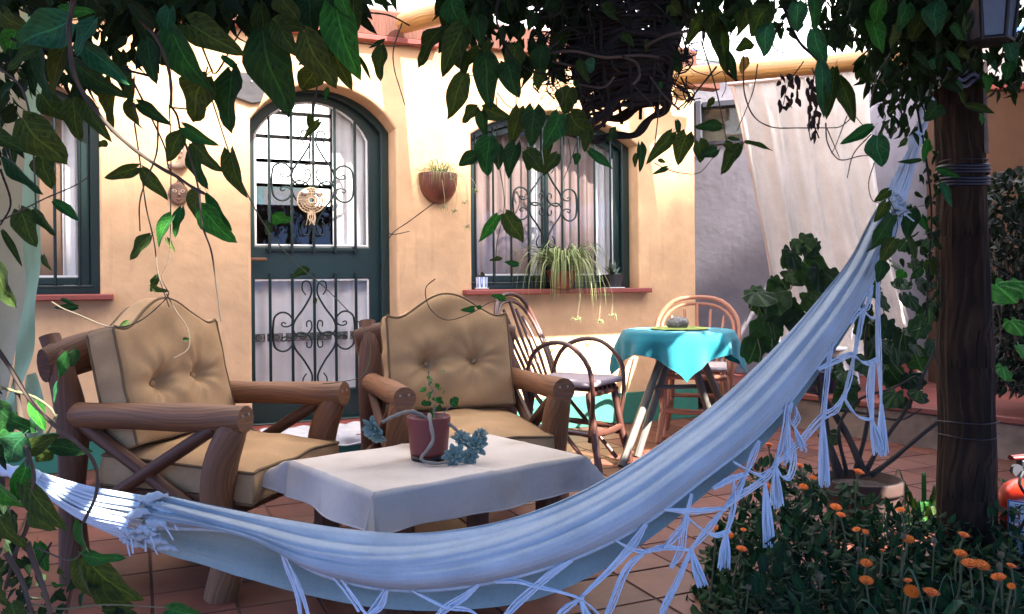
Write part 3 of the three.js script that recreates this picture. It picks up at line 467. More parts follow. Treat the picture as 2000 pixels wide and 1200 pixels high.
// red pot of succulents on the coffee table
{
  const p0 = level(838, 897, 0.436), g = thing('succulent_pot', 'dark red plastic pot with trailing blue succulents on white coffee table', 'potted plant', p0); g.scale.setScalar(1.4);
  const R = 0.052, H = 0.105;
  part('pot', lathe([[0, 0.012], [R * 0.86, 0.012], [R * 0.88, 0.02], [R * 0.98, H - 0.024], [R * 1.0, H - 0.022], [R * 1.03, H - 0.004], [R * 1.02, H], [R * 0.96, H], [R * 0.93, H - 0.018], [0, H - 0.018]], 36), M.potRed, g);
  part('pot_foot', lathe([[0, 0], [R * 0.84, 0], [R * 0.86, 0.013], [0, 0.013]], 32), M.black, g);
  part('soil', lathe([[0, H - 0.012], [R * 0.5, H - 0.011], [R * 0.93, H - 0.017]], 20), M.soil, g);
  const st = (pts, r) => part('stem', sweep(pts.map((q) => V(...q)), (u) => r * (1 - 0.25 * u) * (1 + 0.15 * Math.sin(u * 40)), { n: 26, rad: 7 }), mat(lin(0.24, 0.20, 0.16), 0.85), g);
  st([[0, H - 0.015, 0.01], [0.005, H + 0.008, R * 0.7], [0.012, H * 0.85, R + 0.012], [0.016, H * 0.55, R + 0.012], [0.0, H * 0.30, R + 0.012], [-0.012, H * 0.14, R + 0.02], [0.02, 0.006, R + 0.028], [0.055, 0.008, R + 0.020]], 0.0050);
  st([[0, H - 0.01, 0], [-0.04, H + 0.012, 0.01], [-0.085, H + 0.002, 0.02], [-0.11, H - 0.012, 0.02]], 0.0055);
  st([[0.01, H - 0.01, 0], [0.055, H - 0.02, 0.02], [0.085, 0.055, 0.02]], 0.005);
  const petal = new THREE.SphereGeometry(1, 8, 6); { const p = petal.attributes.position; for (let i = 0; i < p.count; i++) { const y = p.getY(i); p.setXYZ(i, p.getX(i) * 0.42 * (1.25 - 0.25 * y), y + 0.9, p.getZ(i) * 0.16 + 0.16 * y * y); } petal.computeVertexNormals(); }
  const ros = (x, y, z, s, dirX, dirY, dirZ) => {
    const b = new THREE.Group(); b.name = 'rosette'; b.position.set(x, y, z); b.quaternion.setFromUnitVectors(V(0, 1, 0), V(dirX, dirY, dirZ).normalize()); g.add(b);
    for (let k = 0; k < 22; k++) { const q = part('petal', petal, M.succulent, b), ring = k / 22; q.scale.setScalar(s * lerp(0.95, 0.45, ring)); q.rotation.set(lerp(1.35, 0.2, ring), k * 2.4, 0, 'YXZ'); }
  };
  ros(-0.128, H - 0.022, 0.03, 0.021, -0.5, -0.3, 0.9); ros(-0.118, H - 0.040, 0.035, 0.015, -0.1, -0.8, 0.8);
  ros(0.112, 0.036, 0.03, 0.022, 0.3, 0.6, 0.8); ros(0.128, 0.062, 0.02, 0.012, 0.5, 0.9, 0.5); ros(0.080, 0.052, 0.03, 0.016, 0.2, 0.8, 0.7); ros(0.066, 0.018, 0.055, 0.019, -0.1, 0.4, 1); ros(0.100, 0.016, 0.05, 0.016, 0.4, 0.2, 1);
  st([[0.012, H - 0.02, -0.01], [0.014, H + 0.05, -0.01], [0.0, H + 0.09, 0], [0.006, H + 0.125, 0]], 0.0016);
  const lm = M.leaf[3]; for (let k = 0; k < 22; k++) { const hh = rr(0.01, 0.125), a = rr(0, 6.28), q = part('leaf', LEAF_LOW, k % 3 ? lm : M.leaf[0], g); q.position.set(0.006 + Math.cos(a) * rr(0.004, 0.034), H + hh, Math.sin(a) * 0.02); q.rotation.set(rr(-1.2, 0.3), rr(0, 6), rr(-1, 1)); q.scale.setScalar(rr(0.010, 0.02)); }
  st([[0.02, H - 0.02, 0], [0.04, H + 0.01, 0.0], [0.06, H + 0.032, 0.0]], 0.0014); const q = part('leaf', LEAVES[0], M.leaf[0], g); q.position.set(0.058, H + 0.042, 0.0); q.rotation.set(0, 0.3, 0.5); q.scale.setScalar(0.026);
}
// round bistro table with teal cloth, place mat and stone
const rt = V(1.0, 0, -5.1);
{
  const H = 0.745, R = 0.315, g = thing('bistro_table', 'round table on splayed grey bamboo legs under teal cloth', 'table', rt);
  part('table_top', lathe([[0, H - 0.028], [R - 0.01, H - 0.028], [R, H - 0.018], [R, H - 0.006], [R - 0.006, H - 0.001], [0, H - 0.001]], 40), M.greyWood, g);
  const foot = [[level(1214, 912, 0), at(1292, 700, 5.02)], [level(1244, 893, 0), at(1306, 700, 5.18)], [level(1408, 880, 0), at(1352, 700, 5.0)], [level(1440, 862, 0), at(1372, 700, 5.2)]];
  for (const [a, b] of foot) partW('leg', sweep([a, a.clone().lerp(b, 0.5), b], (u) => 0.0235 * (1 + 0.04 * Math.sin(u * 30)), { n: 14, rad: 12 }), M.greyWood, g);
  part('cross_bar', rod(V(-0.16, 0.40, 0.02), V(0.16, 0.40, -0.02), 0.014), M.greyWood, g);
  const c = thing('teal_tablecloth', 'bright teal cloth draped with hanging points over the round table', 'tablecloth', V(rt.x, H + 0.002, rt.z));
  const half = 0.455, turn = 0.86;
  const f = (u, v) => {
    const a = u * Math.PI * 2, ca = Math.cos(a - turn), sa = Math.sin(a - turn), L = half / Math.max(Math.abs(ca), Math.abs(sa)) * (1 - 0.06 * Math.pow(Math.abs(Math.sin(2 * (a - turn))), 12)), s = v * L;
    if (s < R) return V(Math.cos(a) * s, 0.0015 * Math.sin(s * 40) * Math.sin(a * 5), Math.sin(a) * s);
    const o = s - R, fold = (Math.sin(a * 8 + 0.7) * 0.6 + Math.sin(a * 13 + 2) * 0.4) * Math.min(1, o / 0.10), b = Math.min(o, 0.015); const r = R + b * 0.8 + 0.020 * Math.min(1, o / 0.06) + fold * 0.030 * Math.min(1.6, o / 0.12) + o * 0.10;
    return V(Math.cos(a) * r, -(o - b * 0.4) * (0.98 - 0.03 * fold), Math.sin(a) * r);
  };
  part('cloth', grid(168, 44, f, (u, v) => [u * 2.2, v * 0.6]), M.teal, c);
  part('hem', sweep(Array.from({ length: 169 }, (_, k) => f(k / 168, 1)), 0.0024, { rad: 5 }), M.teal, c);
  const m = thing('place_mat', 'round yellow green place mat on teal cloth under the stone', 'place mat', V(rt.x + 0.01, H + 0.007, rt.z));
  part('mat', lathe([[0, 0], [0.17, 0], [0.176, 0.002], [0.17, 0.005], [0, 0.006]], 36), mat(lin(0.34, 0.40, 0.10), 0.9, { map: tCanvas }), m); 
  for (let k = 1; k < 4; k++) part('woven_ring', new THREE.TorusGeometry(0.045 * k, 0.003, 5, 40).rotateX(Math.PI / 2).translate(0, 0.006, 0), mat(lin(0.28, 0.35, 0.10), 0.9), m);
  const s = thing('stone', 'rounded grey stone lying on the place mat', 'stone', V(rt.x - 0.005, H + 0.014, rt.z + 0.03));
  const sg = new THREE.IcosahedronGeometry(1, 5), p = sg.attributes.position; for (let i = 0; i < p.count; i++) { const x = p.getX(i), y = p.getY(i), z = p.getZ(i), k = 1 + 0.16 * (fbm(x * 0.3 + 0.5, z * 0.3 + y * 0.2 + 0.5, 4, 3) - 0.5) + 0.05 * Math.sin(x * 4 + z * 3); p.setXYZ(i, x * 0.070 * k, (y < -0.6 ? -0.6 + (y + 0.6) * 0.3 : y) * 0.042 * k + 0.027, z * 0.052 * k); } sg.computeVertexNormals();
  part('boulder', sg, mat(lin(0.36, 0.32, 0.29), 0.9, { map: tex(256, (u, v) => 0.4 + 0.5 * fbm(u, v, 10, 5) + 0.25 * (vnoise(u * 40, v * 40, 40) > 0.75), 1) }), s);
}
// bentwood willow chairs
function willowChair(label, pos, turn, m, hw, back) {
  const g = thing('bentwood_chair', label, 'chair', pos, turn, 'bentwood willow chairs'), S = 0.44;
  const bend = (name, pts, r, mm = m) => part(name, sweep(pts.map((p) => V(...p)), (u) => r * (1 + 0.07 * Math.sin(u * 23)), { n: 30, rad: 9 }), mm, g);
  for (const s of [-1, 1]) {
    bend('leg', [[s * (hw + 0.03), 0, 0.27], [s * hw, 0.22, 0.225], [s * hw * 0.94, 0.43, 0.19]], 0.021); bend('leg', [[s * (hw + 0.02), 0, -0.25], [s * hw * 0.9, 0.22, -0.21], [s * hw * 0.84, 0.44, -0.18]], 0.02);
    bend('arm_hoop', [[s * hw, 0.16, 0.20], [s * (hw + 0.03), 0.42, 0.235], [s * (hw + 0.035), 0.58, 0.21], [s * (hw + 0.03), 0.685, 0.10], [s * (hw + 0.02), 0.70, -0.02], [s * (hw), 0.64, -0.15], [s * hw * 0.9, 0.46, -0.22], [s * hw * 0.85, 0.25, -0.20]], 0.0135);
    bend('stretcher', [[s * hw, 0.20, 0.235], [s * hw * 0.9, 0.22, -0.22]], 0.017); bend('brace', [[s * hw, 0.02, 0.20], [s * hw * 0.9, 0.40, -0.16]], 0.012);
  }
  bend('stretcher', [[-hw - 0.02, 0.205, 0.225], [0, 0.20, 0.235], [hw + 0.02, 0.205, 0.225]], 0.018); bend('stretcher', [[-hw, 0.25, -0.21], [hw, 0.25, -0.21]], 0.015);
  for (const z of [0.20, -0.20]) bend('seat_rail', [[-hw, S - 0.02, z], [hw, S - 0.02, z]], 0.018);
  for (let k = 0; k < 6; k++) bend('seat_slat', [[lerp(-hw, hw, (k + 0.5) / 6), S, -0.22], [lerp(-hw, hw, (k + 0.5) / 6), S + 0.004, 0.21]], 0.012);
  const [bw, bh, lean] = back, hoop = (k, r) => bend('back_hoop', [[-bw * 0.72 * k, 0.30, -0.19], [-bw * 0.92 * k, 0.50, -0.23], [-bw * k, bh * 0.82, -0.23 - lean * 0.7], [-bw * 0.62 * k, bh * 0.965 - (1 - k) * 0.3, -0.23 - lean * 0.95], [0, bh - (1 - k) * 0.35, -0.23 - lean], [bw * 0.62 * k, bh * 0.965 - (1 - k) * 0.3, -0.23 - lean * 0.95], [bw * k, bh * 0.82, -0.23 - lean * 0.7], [bw * 0.92 * k, 0.50, -0.23], [bw * 0.72 * k, 0.30, -0.19]], r);
  hoop(1, 0.016); hoop(0.87, 0.012);
  for (let k = 0; k < 5; k++) { const x = lerp(-0.6, 0.6, k / 4) * bw; bend('back_rod', [[x * 0.75, S, -0.21], [x, (S + bh) / 2, -0.235 - lean * 0.5], [x * 1.1, bh * (0.955 - 0.05 * Math.abs(k - 2)), -0.235 - lean * 0.93]], 0.010); }
  return g;
}
const cA = willowChair('dark brown bentwood chair with lavender seat cushion beside round teal table', V(0.34, 0, -4.86), Math.atan2(0.84, 0.54), M.willow, 0.165, [0.21, 0.97, 0.20]);
{
  const c = thing('seat_cushion', 'flat lavender grey cushion on dark brown bentwood chair', 'cushion', V(0.34, 0.462, -4.86), Math.atan2(0.84, 0.54));
  part('pad', new RoundedBoxGeometry(0.42, 0.035, 0.44, 4, 0.016).translate(0, 0.014, 0.01), mat(lin(0.32, 0.28, 0.33), 0.9, { map: tCanvas }), c); part('piping', new THREE.TorusGeometry(0.2, 0.005, 5, 4).rotateX(Math.PI / 2).rotateY(Math.PI / 4).scale(1.42, 1, 1.48).translate(0, 0.016, 0.01), mat(lin(0.26, 0.22, 0.27), 0.9), c);
}
willowChair('pinkish bentwood chair with spindle back behind the round teal table', V(1.22, 0, -5.62), Math.atan2(-0.25, 0.97), M.willowPink, 0.20, [0.275, 0.925, 0.14]);
{ const c = thing('seat_cushion', 'pale flat cushion on pinkish bentwood chair behind teal table', 'cushion', V(1.22, 0.46, -5.62), Math.atan2(-0.25, 0.97)); part('pad', new RoundedBoxGeometry(0.40, 0.03, 0.40, 3, 0.013).translate(0, 0.012, 0), mat(lin(0.52, 0.46, 0.48), 0.9, { map: tCanvas }), c); part('piping', sweep([V(-0.2, 0.012, 0.2), V(0.2, 0.012, 0.2)], 0.006), mat(lin(0.4, 0.34, 0.36), 0.9), c); }

// ------------------------------------------------------------------ hammock
const HAM = [ // upper rim x y, front hem x y, lowest line of the rear cloth x y, distance
  [285, 968, 292, 1030, 258, 1058, 1.93], [330, 970, 345, 1032, 310, 1078, 1.93], [400, 985, 430, 1036, 385, 1098, 1.93], [500, 1005, 520, 1058, 480, 1126, 1.94], [600, 1022, 603, 1112, 590, 1158, 1.95], [700, 1036, 710, 1145, 705, 1181, 1.95], [800, 1042, 806, 1154, 812, 1189, 1.96], [900, 1033, 922, 1144, 930, 1186, 1.98], [1000, 1012, 1032, 1120, 1046, 1168, 2.0], [1100, 976, 1148, 1080, 1164, 1118, 2.05], [1200, 925, 1264, 1020, 1276, 1046, 2.12], [1300, 860, 1374, 936, 1386, 958, 2.21], [1400, 785, 1464, 866, 1476, 886, 2.31], [1480, 712, 1534, 795, 1544, 810, 2.40], [1550, 640, 1598, 712, 1606, 724, 2.48], [1610, 570, 1652, 638, 1658, 646, 2.55], [1660, 505, 1697, 560, 1700, 566, 2.61], [1702, 425, 1738, 478, 1740, 482, 2.66], [1734, 372, 1766, 402, 1766, 406, 2.69]];
{
  const mid = at(800, 1180, 1.96), g = thing('hammock', 'pale blue white cotton hammock with knotted fringe slung across the patio', 'hammock', V(mid.x, 0, mid.z)), i = inv(g);
  const U = new THREE.CatmullRomCurve3(HAM.map((h) => at(h[0], h[1], h[6]))), Hm = new THREE.CatmullRomCurve3(HAM.map((h) => at(h[2], h[3], h[6] - 0.02))), B = new THREE.CatmullRomCurve3(HAM.map((h) => at(h[4], h[5], h[6] + 0.05)));
  const fold = (s, w) => { // long creases that run together at the ends
    const e = 0.55 + 0.8 * Math.pow(Math.abs(s * 2 - 1), 2), q = w * 1.0 + 0.10 * Math.sin(s * 5 + 1) + 0.05 * Math.sin(s * 11);
    const c1 = Math.abs(Math.sin(q * 6.5 + 1.0 + 1.2 * Math.sin(s * 3.1) + 0.9 * Math.sin(q * 5 + s * 2.2))), c2 = Math.abs(Math.sin(q * 15 + 2.0 + 1.5 * Math.sin(s * 4.0 + 1) + 1.1 * Math.sin(q * 8 - s * 3)));
    return e * (0.013 * Math.pow(c1, 0.8) + 0.0050 * Math.pow(c2, 0.8) + 0.0008 * Math.sin(q * 46 + Math.sin(s * 6) * 3)) - 0.012 + 0.003 * (fbm(s * 2 % 1, w % 1, 8, 3) - 0.5);
  };
  const cloth = (w0, w1, nv, front) => grid(220, nv, (s, v) => {
    const w = lerp(w0, w1, v), u = U.getPoint(s), f = (front ? Hm : B).getPoint(s), belly = 0.10 * Math.pow(Math.sin(Math.PI * Math.min(1, Math.max(0, s * 1.0))), 0.8) + 0.02;
    const p = f.clone().lerp(u, Math.pow(w, 0.85)); p.z += (front ? 1 : -1) * belly * Math.sin(Math.PI * Math.pow(w, 0.9)); const k = fold(s, w * 1.3 + (front ? 0 : 3));
    p.z += k * (front ? 1 : -1) * 1.1; p.y += k * 0.35; return p;
  }, (s, v) => [s * 2.6, v * 0.4]);
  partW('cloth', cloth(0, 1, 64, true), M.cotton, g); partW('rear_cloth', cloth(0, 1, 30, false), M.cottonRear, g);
  // hem roll along the front edge
  partW('hem', sweep(Array.from({ length: 90 }, (_, k) => { const s = k / 89, p = Hm.getPoint(s); p.z += fold(s, 0) * 1.1 + 0.002; p.y += fold(s, 0) * 0.35; return p; }), 0.0055, { rad: 6 }), M.cotton, g);
  // left end: cords fan from the tied end into the knotted band
  const e0 = at(58, 930, 1.90);
  for (let k = 0; k < 30; k++) {
    const v = k / 29, sp = v * 0.92 + rr(-0.03, 0.03), b = U.getPoint(0.004).lerp(B.getPoint(0.004), sp); b.z += 0.06 * Math.sin(Math.PI * sp) * (k % 2 ? 1 : -0.4) + 0.01;
    const a = e0.clone().add(V(rr(-0.008, 0.008), lerp(0.010, -0.016, v), rr(-0.01, 0.012))), m = a.clone().lerp(b, 0.5); m.y -= 0.018 * Math.sin(Math.PI * v) + rr(0, 0.010);
    partW('end_cord', sweep([a, m, b], (u) => lerp(0.0028, 0.0040, u), { n: 14, rad: 5 }), M.cord, g);
  }
  partW('tied_end', sweep([at(-60, 912, 1.9), at(0, 917, 1.9), at(40, 926, 1.9), e0, at(76, 938, 1.9)], (u) => 0.009 + 0.009 * u + 0.002 * Math.sin(u * 30), { n: 30, rad: 9 }), M.cord, g);
  // ragged knots at both ends of the cloth
  const knots = (curveS, n, name) => { for (let k = 0; k < n; k++) { const v = (k + 0.5) / n, cs = Math.min(1, curveS + rr(-0.01, curveS < 0.5 ? 0.075 : 0.012)), p = U.getPoint(cs).lerp((curveS < 0.5 ? B : Hm).getPoint(cs), v * 0.94); p.z += 0.055 * Math.sin(Math.PI * v) * (curveS < 0.5 ? 1 : 0.5) + 0.018; const r = rr(0.004, 0.010), q = p.clone().add(V(rr(-0.004, 0.028), rr(-0.012, 0.012), rr(-0.006, 0.010))); partW(name, sweep([p.clone().add(V(-0.018, rr(-0.004, 0.008), 0)), p, q, q.clone().add(V(rr(0.01, 0.03), rr(-0.012, 0.004), 0.004))], (u) => r * Math.sin(Math.PI * Math.min(0.98, u + 0.06)) + 0.002 + 0.002 * Math.sin(u * 20 + k), { n: 10, rad: 8 }), M.cotton, g); if (k % 2) partW('frayed_thread', sweep([q, q.clone().add(V(rr(-0.01, 0.03), rr(-0.04, -0.015), 0.012))], 0.0022, { rad: 4 }), M.cord, g); } };
  knots(0.012, 16, 'knot'); knots(0.985, 7, 'knot');
  // right end: cords up to the bound ball, rope loop and hook on the post
  const ball = at(1786, 276, 2.70);
  for (let k = 0; k < 18; k++) { const v = k / 17, a = U.getPoint(1).lerp(Hm.getPoint(1), v); a.z += 0.03 * Math.sin(Math.PI * v); const b = ball.clone().add(V(lerp(-0.012, 0.014, v), -0.02, rr(-0.01, 0.012))); partW('end_cord', sweep([a, a.clone().lerp(b, 0.5).add(V(rr(-0.004, 0.004), 0, 0)), b], (u) => lerp(0.0042, 0.0026, u), { n: 10, rad: 5 }), M.cord, g); }
  partW('bound_ball', new THREE.SphereGeometry(0.024, 18, 14).scale(1, 1.05, 1).translate(ball.x, ball.y, ball.z), M.cord, g);
  const lp = [[1789, 262], [1796, 240], [1801, 215], [1806, 196], [1816, 190], [1821, 200], [1814, 222], [1806, 246], [1797, 266]].map(([x, y], k) => at(x, y, 2.70 + (k % 2) * 0.008));
  partW('rope_loop', sweep(lp, (u) => 0.0085 + 0.0015 * Math.sin(u * 60), { n: 50, rad: 7 }), M.cord, g);
  // knotted net fringe: each line of cord, then the tassels
  const dAt = (x) => { for (let k = 1; k < HAM.length; k++) if (HAM[k][2] >= x) return lerp(HAM[k - 1][6], HAM[k][6], Math.max(0, (x - HAM[k - 1][2]) / (HAM[k][2] - HAM[k - 1][2]))) - 0.03; return 2.64; };
  const cords = [[[1716, 520], [1714, 620], [1716, 690], [1722, 790]], [[1704, 556], [1692, 600], [1685, 606]], [[1662, 632], [1673, 612], [1685, 606], [1697, 618], [1710, 622]], [[1685, 606], [1680, 640], [1668, 697]], [[1690, 608], [1672, 690]], [[1597, 722], [1636, 704], [1652, 696], [1668, 693], [1680, 706], [1701, 710], [1714, 700]], [[1668, 697], [1660, 740], [1649, 775]], [[1622, 672], [1616, 740], [1607, 812]], [[1626, 668], [1612, 810]],
    [[1649, 775], [1632, 800], [1609, 814], [1570, 855], [1515, 908]], [[1649, 776], [1660, 795], [1676, 814], [1701, 820]], [[1701, 712], [1699, 770], [1702, 820]], [[1706, 712], [1705, 816]], [[1538, 790], [1530, 850], [1515, 908]], [[1546, 786], [1538, 815], [1548, 830], [1557, 815], [1555, 795]], [[1515, 908], [1500, 930], [1470, 952], [1440, 972], [1414, 994]], [[1482, 862], [1472, 890], [1456, 928]], [[1432, 903], [1462, 918], [1490, 930], [1505, 918]], [[1515, 910], [1526, 930], [1540, 934], [1548, 915], [1552, 880], [1544, 855]],
    [[1392, 955], [1430, 935], [1456, 926]], [[1456, 928], [1440, 962], [1414, 995]], [[1296, 996], [1350, 999], [1414, 994]], [[1414, 995], [1380, 1036], [1349, 1075]], [[1434, 940], [1432, 990], [1421, 1038]], [[1330, 1000], [1368, 1032], [1397, 1046], [1421, 1039]], [[1349, 1014], [1322, 1045], [1296, 1072]], [[1349, 1075], [1300, 1070], [1262, 1078]], [[1349, 1076], [1322, 1140], [1296, 1190], [1290, 1215]], [[1352, 965], [1338, 1020], [1330, 1075], [1310, 1110]],
    [[1262, 1024], [1238, 1062], [1205, 1100], [1134, 1168]], [[1200, 1056], [1240, 1075], [1262, 1078]], [[1262, 1078], [1225, 1110], [1195, 1180], [1180, 1215]], [[1118, 1096], [1085, 1115], [1047, 1146], [1010, 1180], [978, 1215]], [[966, 1137], [1010, 1136], [1047, 1146], [1090, 1156], [1134, 1169]], [[1134, 1169], [1160, 1192], [1180, 1215]], [[1134, 1169], [1105, 1190], [1080, 1215]], [[935, 1143], [905, 1168], [874, 1187], [845, 1215]], [[805, 1155], [838, 1172], [874, 1187], [915, 1192], [950, 1215]], [[752, 1152], [738, 1180], [716, 1202]], [[664, 1130], [688, 1165], [716, 1202], [740, 1225]], [[756, 1154], [742, 1185], [700, 1210]], [[555, 1086], [575, 1130], [590, 1165], [606, 1215]], [[549, 1082], [560, 1115], [580, 1160], [588, 1215]], [[640, 1118], [668, 1150], [700, 1195]]];
  for (const c of cords) for (const o of [-1.4, -0.7, 0, 0.7, 1.4]) { const pts = c.map(([x, y], k) => { const end = k === 0 || k === c.length - 1; return at(x + o * (end ? 1.3 : 3.2) + rr(-1.6, 1.6), y + o * (end ? 1.2 : 2.8) + rr(-1, 1), dAt(x) + rr(-0.008, 0.008)); }); partW('fringe_cord', sweep(pts, (u) => 0.0018 + 0.0005 * Math.sin(u * 70 + o * 5), { n: c.length * 5, rad: 5 }), M.cord, g); }
  const nodes = [[1685, 606], [1668, 697], [1649, 775], [1609, 814], [1701, 710], [1702, 820], [1515, 909], [1456, 927], [1414, 995], [1349, 1075], [1421, 1039], [1134, 1169], [1047, 1146], [874, 1187], [716, 1202], [1262, 1078]];
  for (const [x, y] of nodes) { const p = at(x, y, dAt(x) - 0.002); partW('fringe_knot', new THREE.SphereGeometry(0.0085, 8, 7).scale(1.1, 0.85, 0.9).translate(p.x, p.y, p.z), M.cord, g); }
  const tassels = [[1722, 790, 1724, 888, 20], [1704, 822, 1718, 888, 24], [1607, 816, 1610, 948, 22], [1514, 912, 1518, 992, 24], [1494, 945, 1503, 1066, 22], [1418, 1042, 1414, 1110, 24], [1351, 1078, 1372, 1146, 22], [1540, 820, 1537, 905, 14], [1552, 835, 1570, 880, 14], [1134, 1172, 1150, 1215, 16]];
  for (const [x0, y0, x1, y1, w] of tassels) {
    const fr = []; for (let k = 0; k < 16; k++) { const o = (k / 15 - 0.5) * w, a = at(x0 + o * 0.15, y0, dAt(x0)), m = at(lerp(x0, x1, 0.55) + o * 0.8, lerp(y0, y1, 0.55), dAt(x0) + rr(-0.012, 0.012)), b = at(x1 + o + rr(-2, 2), y1 + rr(-9, 5), dAt(x0) + rr(-0.014, 0.014)); fr.push(sweep([a, m, b], (u) => lerp(0.0030, 0.0019, u), { n: 6, rad: 4 })); }
    partW('tassel', mg(fr), M.cord, g);
  }
}

// ------------------------------------------------------------------ post, lantern, extinguisher
{
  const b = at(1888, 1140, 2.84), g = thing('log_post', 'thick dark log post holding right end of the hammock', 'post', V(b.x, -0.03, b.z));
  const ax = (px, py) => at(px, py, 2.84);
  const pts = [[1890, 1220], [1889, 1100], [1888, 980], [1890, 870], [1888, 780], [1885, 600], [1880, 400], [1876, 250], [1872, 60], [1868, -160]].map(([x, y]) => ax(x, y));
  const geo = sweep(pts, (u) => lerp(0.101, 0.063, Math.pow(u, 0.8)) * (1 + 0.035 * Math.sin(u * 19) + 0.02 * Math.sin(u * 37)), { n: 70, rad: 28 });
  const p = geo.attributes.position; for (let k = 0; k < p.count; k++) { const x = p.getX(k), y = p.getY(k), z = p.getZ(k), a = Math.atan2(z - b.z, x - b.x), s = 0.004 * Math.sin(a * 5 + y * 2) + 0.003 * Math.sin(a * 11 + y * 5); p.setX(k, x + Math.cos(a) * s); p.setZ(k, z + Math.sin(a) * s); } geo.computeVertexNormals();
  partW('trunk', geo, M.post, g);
  const band = (px, py, r, h, m, nm, tilt = 0) => { const c = ax(px, py), q = []; for (let k = 0; k <= 40; k++) { const a = k / 40 * 6.2832; q.push(V(c.x + Math.cos(a) * r, c.y + Math.sin(a) * tilt + 0.002 * Math.sin(a * 3), c.z + Math.sin(a) * r)); } partW(nm, sweep(q, h, { rad: 6, cap: false }), m, g); };
  band(1887, 822, 0.0985, 0.0020, M.black, 'wire', 0.006); band(1888, 846, 0.099, 0.0018, M.black, 'wire', -0.004);
  const tape = mat(lin(0.008, 0.009, 0.018), 0.5); for (let k = 0; k < 6; k++) band(1881, 326 + k * 8, 0.0765 + 0.001 * (k % 2), 0.006, tape, 'wire_binding', 0.004 * (k % 3 - 1)); band(1880, 316, 0.0755, 0.0016, M.black, 'wire');
  for (let k = 0; k < 3; k++) { const c = ax(1852 + k * 4, 150), q = []; for (let j = 0; j <= 10; j++) q.push(V(c.x - 0.05 + j * 0.011, c.y - 0.02 * k + 0.01 * Math.sin(j), c.z + 0.075)); partW('rope_turn', sweep(q, 0.006, { n: 20, rad: 6 }), mat(lin(0.16, 0.20, 0.34), 0.8), g); }
  const hook = [[1812, 212], [1810, 190], [1818, 176], [1830, 172], [1838, 160], [1832, 150], [1826, 158]].map(([x, y]) => at(x, y, 2.73)); partW('hook', sweep(hook, 0.0055, { n: 30, rad: 7 }), mat(lin(0.55, 0.57, 0.6), 0.3, { metalness: 0.9 }), g);
  partW('peeled_patch', grid(6, 12, (u, v) => { const a = lerp(1.1, 0.45, u), q = ax(1880, lerp(305, 175, v)), r = lerp(0.0785, 0.0735, v); return V(q.x + Math.cos(a) * r, q.y, q.z + Math.sin(a) * r); }), mat(lin(0.22, 0.16, 0.115), 0.8, { map: tBark }), g);
}
{
  const c = at(1936, 84, 2.5), g = thing('lantern', 'black framed garden lantern with bluish panes hanging beside the log post', 'lantern', c);
  const R0 = 0.056, R1 = 0.074, H = 0.165, n = 6, a0 = 0.35, pt = (k, r, y) => { const a = k / n * 6.2832 + a0; return V(Math.cos(a) * r, y, Math.sin(a) * r); };
  const gl = mat(lin(0.12, 0.15, 0.20), 0.3, { transmission: 0.15, thickness: 0, map: tClothMap });
  for (let k = 0; k < n; k++) { const A = pt(k, R0, 0.012), B = pt(k + 1, R0, 0.012), C = pt(k + 1, R1, H), D = pt(k, R1, H); part('pane', geoFrom([A, B, C, D].flatMap((p) => p.toArray()), [0, 1, 2, 0, 2, 3], [0, 0, 1, 0, 1, 1, 0, 1]), gl, g); part('frame_bar', rod(pt(k, R0 + 0.003, 0), pt(k, R1 + 0.003, H), 0.0055), M.black, g); part('frame_bar', rod(pt(k, R0 + 0.003, 0.004), pt(k + 1, R0 + 0.003, 0.004), 0.006), M.black, g); part('frame_bar', rod(pt(k, R1 + 0.003, H), pt(k + 1, R1 + 0.003, H), 0.006), M.black, g); }
  part('base_plate', new THREE.CylinderGeometry(R0, R0 * 0.8, 0.008, 6).rotateY(-a0 + Math.PI / 6).translate(0, 0, 0), M.black, g); part('cap', lathe([[0, 0.10], [0.02, 0.09], [0.05, 0.05], [0.095, 0.0], [0.09, -0.004], [0, -0.002]], 6).translate(0, H + 0.01, 0), M.black, g);
  part('bulb_holder', new THREE.CylinderGeometry(0.014, 0.014, 0.06, 10).translate(0, H - 0.03, 0), M.black, g); part('bracket', sweep([V(0, H + 0.11, 0), V(-0.03, H + 0.16, -0.1), V(-0.09, H + 0.15, -0.33)], 0.008, { n: 16 }), M.black, g);
}
